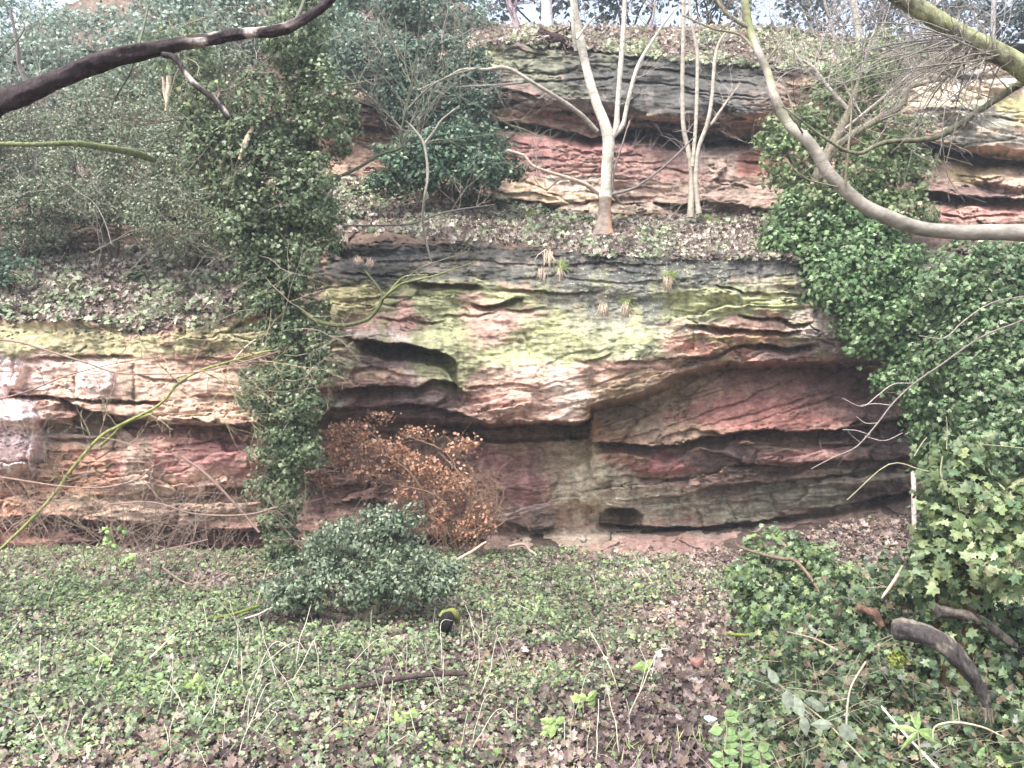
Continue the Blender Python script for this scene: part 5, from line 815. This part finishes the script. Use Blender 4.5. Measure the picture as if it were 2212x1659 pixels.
# dry stalks
ST = []; R = random.Random(12)
for kind in range(5):
    mb = MB(); ln = [.34, .45, .28, .52, .38][kind]; q = [np.zeros(3)]; dv = np.array([R.gauss(0, .1), 0, 1.0])
    for i in range(6):
        dv = dv+np.array([R.gauss(0, .12), R.gauss(0, .12), 0]); dv /= np.linalg.norm(dv); q.append(q[-1]+dv*ln/6)
    if kind == 1: q.append(q[-1]+np.array([.05, 0, .01])); q.append(q[-1]+np.array([.06, 0, -.05]))
    tube(mb, spline(q, 2), np.linspace(.0038, .0024, len(spline(q, 2))), (.52, .49, .38), 5); ST.append(mb.build('dry_stalk', TWIG).data)
for o in [o for o in COL.objects if o.name.startswith('dry_stalk')]: bpy.data.objects.remove(o)
spots = []
for (u, v) in [(335, 1560), (160, 1600), (210, 1560), (255, 1590), (30, 1640), (130, 1640), (525, 1480), (555, 1470), (600, 1490), (620, 1500), (690, 1490), (580, 1550), (420, 1560), (470, 1540), (370, 1540), (230, 1450), (800, 1590), (880, 1550), (960, 1530), (1045, 1560), (1115, 1580), (1010, 1650), (1160, 1640), (875, 1480), (1120, 1480), (735, 1400), (1240, 1560), (700, 1440), (640, 1460), (90, 1500), (480, 1640), (960, 1460), (1290, 1290), (1420, 1280), (1040, 1390), (340, 1470)]: spots.append((u, v))
while len(spots) < 120:
    u = R.uniform(-60, 1420); v = R.uniform(1300, 1680)**1; 
    if R.random() < .35+.65*(v-1300)/360: spots.append((u, v))
def where(u, v):
    h = 'left' if u < 500 else ('centre' if u < 950 else 'right centre'); w = 'far part' if v < 1420 else ('middle' if v < 1540 else 'near edge'); return h, w
for i, (u, v) in enumerate(spots):
    d0 = H*F/(v-CV); x = (u-CU)/F*d0; o = bpy.data.objects.new('dry_stalk', ST[i % 5]); COL.objects.link(o)
    o.location = (x, d0, float(gz(np.array(x), np.array(d0)))-.01); lean = R.gauss(0, .38); o.rotation_euler = (R.gauss(0, .3), lean, R.uniform(0, 6.28) if i % 3 else 0); s = R.uniform(.6, 1.15); o.scale = (s, s, s)
    hh, ww = where(u, v); tag(o, 'pale dry stalk in the ivy carpet, %s, %s' % (ww, hh), 'stalk', 'pale dry stalks in the clearing (%s, %s)' % (ww, hh))

# ---- right foreground
t = empty('wooden_stake', P(1980, 1150, 8.9), 'thin upright pale wooden stake at the right end of the rock hollow', 'stake')
mb = MB(); limb(mb, [(1976, 1180, 8.6, 5), (1974, 1110, 8.6, 5), (1974, 1060, 8.6, 5), (1973, 1017, 8.6, 5)], (.50, .42, .38), 10, .12, 4, 3); mb.build('pole', BARK, t)
FG = [(.08, .125, .065), (.12, .17, .085), (.18, .23, .125), (.05, .075, .045), (.24, .28, .13)]
YI = [(.20, .26, .12), (.29, .34, .18), (.14, .20, .09), (.38, .39, .23), (.08, .13, .065)]
t = empty('ivy_clad_stump', P(2080, 1500, 4.9), 'tall stump smothered in large green and yellow ivy leaves at the right edge', 'stump')
mb = MB(); p = limb(mb, [(2075, 1560, 4.9, 60), (2070, 1400, 4.9, 50), (2062, 1250, 4.9, 42), (2062, 1100, 4.9, 38), (2060, 1000, 4.9, 30), (2058, 960, 4.9, 14)], (.16, .085, .05), 16, .3, 6, 4); mb.build('trunk', BARK, t)
mb = MB(); sheath(mb, p, np.linspace(.26, .16, len(p)), 2600, .062, FG+YI[:1], [3, 4, 3, 2, 1, 1], IVY, lump=.5); 
crown(mb, [(2060, 975, 4.85, 56, 36, .18), (2060, 1060, 4.8, 66, 70, .2), (2050, 1150, 4.8, 60, 60, .2), (2020, 1220, 4.8, 60, 50, .2)], 130, .062, FG+YI[:2], [2, 4, 4, 1, 3, 2, 1], IVY, .09, 12)
mb.build('ivy', LEAF, t, False)
mb = MB(); crown(mb, [(2150, 1120, 4.7, 90, 70, .25), (2210, 1200, 4.6, 100, 100, .3), (2130, 1210, 4.6, 60, 60, .2), (2240, 1090, 4.8, 70, 60, .2), (2110, 1150, 4.7, 50, 60, .15)], 120, .06, YI, [3, 4, 3, 2, 2], IVY, .09, 12)
mb.build('yellowing_ivy', LEAF, t, False)['label'] = 'pale yellow ivy on the right side of the stump'
mb = MB()
for L in ([(1975, 985, 4.7, 1.5), (1990, 960, 4.7, 1.2), (2002, 945, 4.7, 1)], [(2045, 970, 4.7, 1.2), (2046, 925, 4.7, 1), (2044, 900, 4.7, .8)], [(1830, 1080, 4.8, 1), (1920, 1003, 4.8, 1.2), (1990, 1015, 4.8, 1.4), (2050, 1030, 4.8, 1.5)], [(2036, 985, 4.6, 1.4), (2032, 1020, 4.6, 1.6), (2040, 1050, 4.6, 1.2)], [(2120, 960, 4.7, 1), (2180, 965, 4.7, 1), (2230, 970, 4.7, 1)]): limb(mb, L, (.34, .32, .2), 5, 0, 4, 1)
mb.build('tendril', TWIG, t)
t = empty('ivy_heap', (3.0, 6.9, .2), 'rounded heap of dark ivy beside the leaf slope, below the rock hollow', 'ivy')
mb = MB(); crown(mb, [(1700, 1190, 7.2, 90, 44, .4), (1780, 1230, 6.9, 70, 44, .35), (1610, 1240, 7.1, 40, 34, .25), (1660, 1250, 7.0, 90, 60, .4), (1760, 1270, 6.8, 90, 60, .4), (1690, 1320, 6.6, 110, 60, .4), (1800, 1330, 6.3, 90, 60, .4), (1620, 1300, 6.9, 50, 40, .25)], 115, .055, FG+[(.16, .23, .08)], [3, 4, 3, 2, 1, 2], IVY, .1, 16, shell=.35); mb.build('foliage', LEAF, t, False)
t = empty('ivy_mound', (2.9, 5.0, .1), 'large near mound of grey green ivy filling the lower right corner', 'ivy')
mb = MB(); crown(mb, [(1850, 1400, 5.6, 110, 70, .4), (1760, 1440, 5.5, 110, 70, .4), (1950, 1440, 5.2, 110, 80, .35), (1700, 1540, 5.0, 110, 80, .35), (1850, 1540, 4.8, 130, 90, .35), (2000, 1580, 4.6, 120, 90, .3), (2150, 1480, 4.8, 100, 90, .35), (2200, 1330, 5.2, 100, 90, .35), (2170, 1600, 4.5, 110, 90, .3), (1640, 1620, 4.6, 90, 70, .25), (1800, 1650, 4.4, 130, 80, .25), (2050, 1680, 4.3, 130, 60, .25), (2060, 1330, 5.2, 80, 60, .3), (1620, 1480, 5.6, 50, 50, .25), (1880, 1310, 5.8, 100, 60, .35), (1940, 1255, 5.5, 60, 60, .25), (1820, 1330, 6.1, 90, 50, .35), (1985, 1180, 5.2, 40, 50, .2), (1700, 1420, 5.9, 90, 60, .35), (1610, 1560, 5.1, 50, 60, .25), (1780, 1370, 5.9, 90, 50, .35)], 115, .05, FG+[(.20, .21, .18), (.17, .13, .09), (.26, .20, .14)], [3, 4, 3, 3, 1, 1, 1.4, .8], IVY, .12, 17, shell=.3); mb.build('foliage', LEAF, t, False)
mb = MB(); R = random.Random(77)
for i in range(130):
    u = R.uniform(1590, 2230); v = R.uniform(1380, 1660); d0 = np.interp(v, [1350, 1660], [5.1, 4.05]); 
    grow(mb, P(u, v, d0), (R.gauss(0, 1), -.2, R.gauss(0, .6)), R.uniform(.15, .45), .0022, 1, R, (.30, .27, .2) if i % 2 else (.17, .13, .1), -.1, 1)
mb.build('vine', TWIG, t)
LOG = bark_two((.06, .052, .05), (.17, .145, .12), .03, 2, 14)
mb = MB(); limb(mb, [(1935, 1358, 4.5, 17), (1955, 1360, 4.45, 20), (1975, 1364, 4.4, 21), (2010, 1372, 4.35, 20), (2050, 1398, 4.3, 18), (2080, 1430, 4.3, 17), (2105, 1466, 4.3, 15), (2122, 1498, 4.3, 12), (2132, 1525, 4.3, 9), (2137, 1545, 4.3, 7)], None, 26, .45, 7, 3, Cf=LOG)
for (a, b, c) in ((-7, 34, 3.5), (0, 26, 3), (6, 38, 3), (2, 46, 2)):
    limb(mb, [(2134+a, 1530, 4.29, c+1.5), (2136+a, 1545, 4.29, c), (2138+a*1.3, 1540+b*.6, 4.29, 1)], (.20, .17, .13), 6, .4, 3, 4)
o = mb.build('curved_log', BARK); tag(o, 'thick dark curved dead log bending down over the ivy mound', 'log')
mb = MB(); limb(mb, [(2025, 1322, 4.7, 14), (2060, 1324, 4.7, 13), (2100, 1334, 4.7, 12), (2140, 1353, 4.7, 10), (2168, 1378, 4.7, 9), (2195, 1395, 4.7, 6)], None, 20, .4, 6, 5, Cf=LOG); o = mb.build('curved_log', BARK); tag(o, 'thinner dark curved log above and right of the thick curved log', 'log')
mb = MB(); limb(mb, [(1850, 1311, 5.2, 6), (1868, 1317, 5.2, 8), (1890, 1325, 5.2, 9), (1905, 1350, 5.2, 7)], (.17, .10, .075), 12, .6, 5, 3); o = mb.build('broken_snag', BARK); tag(o, 'short broken reddish brown snag poking out of the ivy mound', 'snag')
for L, c, lab in (([(1588, 1168, 6.6, 1.5), (1595, 1180, 6.6, 3), (1640, 1196, 6.6, 3.4), (1690, 1207, 6.6, 4), (1716, 1210, 6.6, 4), (1745, 1240, 6.4, 3.2), (1770, 1278, 6.3, 3), (1787, 1302, 6.2, 2)], (.19, .13, .10), 'bent reddish twig lying over the rounded ivy heap'), ([(1950, 1222, 5.1, 2), (1935, 1250, 5.1, 4), (1915, 1278, 5.1, 3.5), (1905, 1292, 5.1, 2)], (.5, .40, .30), 'split pale stick leaning in the ivy beside the tall stump'),
                  ([(1700, 1365, 5, 1.5), (1760, 1380, 5, 1.8), (1810, 1405, 4.9, 1.5)], (.35, .25, .2), 'thin brown twig at the side of the near ivy mound'), ([(1870, 1430, 4.6, 2), (1840, 1480, 4.5, 2), (1830, 1530, 4.4, 2), (1828, 1600, 4.3, 1.6)], (.36, .32, .24), 'pale hanging vine stem in the middle of the near ivy mound'), ([(2015, 1600, 4, 1.5), (2020, 1570, 4, 2), (2060, 1560, 4, 2), (2120, 1570, 4, 2), (2168, 1592, 4, 1.5)], (.46, .40, .27), 'arched pale bramble stem in the lower right corner')):
    mb = MB(); limb(mb, L, c, 8, .2, 5, 4, {'n': 4, 'len': .15, 'r': .002, 'depth': 0}); o = mb.build('twig', TWIG); tag(o, lab, 'stick')
mb = MB(); n = 260; c = P(1940, 1425, 4.55); X = rs.normal(0, 1, (n, 3)); X /= np.linalg.norm(X, axis=1)[:, None]; leaves(mb, c+X*np.array([.045, .03, .05]), X, np.full(n, .022), pal(n, [(.26, .30, .06), (.2, .22, .06)]), SMALL, .5); o = mb.build('moss_clump', LEAF, None, False); tag(o, 'round clump of yellow green moss below the thick curved log', 'moss')
# twig hanging in from the right
t = empty('hanging_twig', P(2212, 690, 5.2), 'long thin grey twig reaching down left from the right edge before the rock hollow', 'branch')
mb = MB(); TC = (.24, .20, .18)
limb(mb, [(2300, 640, 5.2, 2), (2212, 690, 5.2, 2), (2120, 728, 5.2, 2), (2030, 790, 5.2, 2), (1975, 828, 5.2, 2), (1930, 870, 5.2, 1.9), (1895, 915, 5.2, 1.8), (1850, 965, 5.2, 1.6), (1800, 988, 5.2, 1.4), (1752, 1013, 5.2, 1)], TC, 6, .1, 5, 3, {'n': 6, 'len': .16, 'r': .002, 'depth': 0, 'C': TC})
for L in ([(1970, 828, 5.2, 1.2), (1930, 830, 5.2, 1.2), (1895, 855, 5.2, 1.2), (1862, 878, 5.2, 1), (1820, 860, 5.2, .7)], [(1928, 876, 5.2, 1.2), (1890, 872, 5.2, 1.1), (1860, 876, 5.2, 1)], [(1868, 942, 5.2, 1), (1910, 952, 5.2, 1), (1950, 935, 5.2, .8)], [(1895, 914, 5.2, 1), (1870, 914, 5.2, 1), (1850, 900, 5.2, .7)], [(2210, 640, 5.2, 1.6), (2140, 655, 5.2, 1.6), (2080, 695, 5.2, 1.5), (2040, 730, 5.2, 1.2), (1985, 725, 5.2, 1)], [(1880, 940, 5.2, 1), (1850, 930, 5.2, .9), (1820, 928, 5.2, .7)]): limb(mb, L, (.40, .33, .30), 5, .1, 4, 3)
mb.build('stem', TWIG, t)
# broad leaved plants
def plant(name, lab, stemL, lv, c, tpl, grp=None, lt=.9):
    b = P(*stemL[0][:3]); o = empty(name, b, lab, 'plant', grp); mb = MB(); limb(mb, stemL, (.3, .28, .18), 6, .05, 4, 2); mb.build('stem', TWIG, o)
    for (u, v, d0, s, ax, az) in lv:
        mb = MB(); leaves(mb, P(u, v, d0)[None], np.array([[0, -1, .5]]), [s], np.array([c])*np.exp(rs.normal(0, .12)), tpl, .12, np.array([[ax, -.2, az]])*3); mb.build('leaf', LEAF, o, False)
plant('grey_leaved_bramble', 'bramble stem with big grey green leaves low on the near ivy mound', [(1670, 1470, 4.1, 2), (1720, 1508, 4.1, 2), (1780, 1556, 4.05, 2.2), (1830, 1605, 4, 2.2), (1868, 1645, 3.95, 2.2)], [(1680, 1478, 4.08, .09, -.3, .9), (1700, 1490, 4.08, .1, .1, -.9), (1715, 1505, 4.08, .11, .3, -.9), (1740, 1510, 4.06, .1, .9, -.3), (1752, 1515, 4.06, .09, .6, -.7), (1800, 1566, 4.02, .11, -.9, .1), (1810, 1570, 4, .12, .7, -.7), (1735, 1545, 4.05, .1, .1, -.9)], (.22, .25, .19), OVAL)
plant('lance_leaved_plant', 'plant with a star of long narrow green leaves in the lower right corner', [(1990, 1640, 4.0, 2), (1985, 1605, 4.0, 2), (1982, 1578, 4.0, 2)], [(1982, 1578, 4, .12, .9, .2), (1982, 1578, 4, .12, -.9, .3), (1982, 1578, 4, .1, .2, .9), (1982, 1578, 4, .13, -.8, -.6), (1982, 1578, 4, .12, .8, -.5), (1982, 1578, 4, .09, -.3, .9)], (.22, .32, .11), LANCE)
R = random.Random(3)
for i, (u, v, lab) in enumerate([(1566, 1560, 'tallest of the fresh green seedlings at the left foot of the near ivy mound'), (1600, 1610, 'fresh green seedling in the middle of the group by the ivy mound'), (1640, 1640, 'fresh green seedling at the bottom edge, right end of the seedling group'), (1560, 1640, 'fresh green seedling at the bottom edge, left end of the seedling group'), (2110, 1650, 'fresh green seedling at the bottom edge near the right corner')]):
    d0 = 4.25; plant('green_seedling', lab, [(u, v+60, d0, 1.6), (u+4, v+20, d0, 1.4), (u, v-20, d0, 1.2)], [(u+R.uniform(-5, 5), v-20+k*9, d0, R.uniform(.06, .085), R.choice((-1, 1))*R.uniform(.4, 1), R.uniform(-.1, .7)) for k in range(9)], (.20, .30, .12), OVAL, 'fresh green seedlings by the ivy mound')
for i, (u, v, lab) in enumerate([(1395, 1345+100, 'light green seedling with upright leaves in the right foreground litter'), (1190, 1570, 'light green low plant in the centre foreground'), (870, 1650-100, 'small yellow green leaf pair near the purple leaf'), (1260, 1520, 'small light green plant right of the centre foreground stalks'), (215, 1430, 'yellow green grassy plant at left foreground'), (430, 1480, 'bright yellow green plant in the left ivy carpet')]):
    d0 = H*F/(v+20-CV)*.98; plant('clearing_plant', lab, [(u, v+20, d0, 1.4), (u, v, d0, 1.2), (u, v-8, d0, 1)], [(u+R.uniform(-14, 14), v+R.uniform(-10, 10), d0, R.uniform(.05, .085), R.uniform(-1, 1), R.uniform(-.2, 1)) for k in range(9)], (.24, .33, .11), OVAL, 'light green plants dotted in the clearing')

# ---- thin haze volume added to veil the wood, in place of lens flare
hzV = np.array([(x, y, z) for x in (-75, 75) for y in (-40, 75) for z in (-3, 26)], float)
m = bpy.data.materials.new('flare_haze'); m.use_nodes = True; tt = m.node_tree; tt.nodes.clear()
vo = tt.nodes.new('ShaderNodeVolumePrincipled'); vo.inputs['Color'].default_value = (.86, .93, 1, 1); vo.inputs['Density'].default_value = .0028; vo.inputs['Anisotropy'].default_value = .2
oo = tt.nodes.new('ShaderNodeOutputMaterial'); tt.links.new(vo.outputs[0], oo.inputs['Volume'])
hz = mesh('haze', hzV, np.array([(0, 1, 3, 2), (4, 6, 7, 5), (0, 4, 5, 1), (2, 3, 7, 6), (0, 2, 6, 4), (1, 5, 7, 3)]), m, None, None, False); hz['kind'] = 'stuff'; hz['label'] = 'thin pale haze added in the air to stand for lens flare'
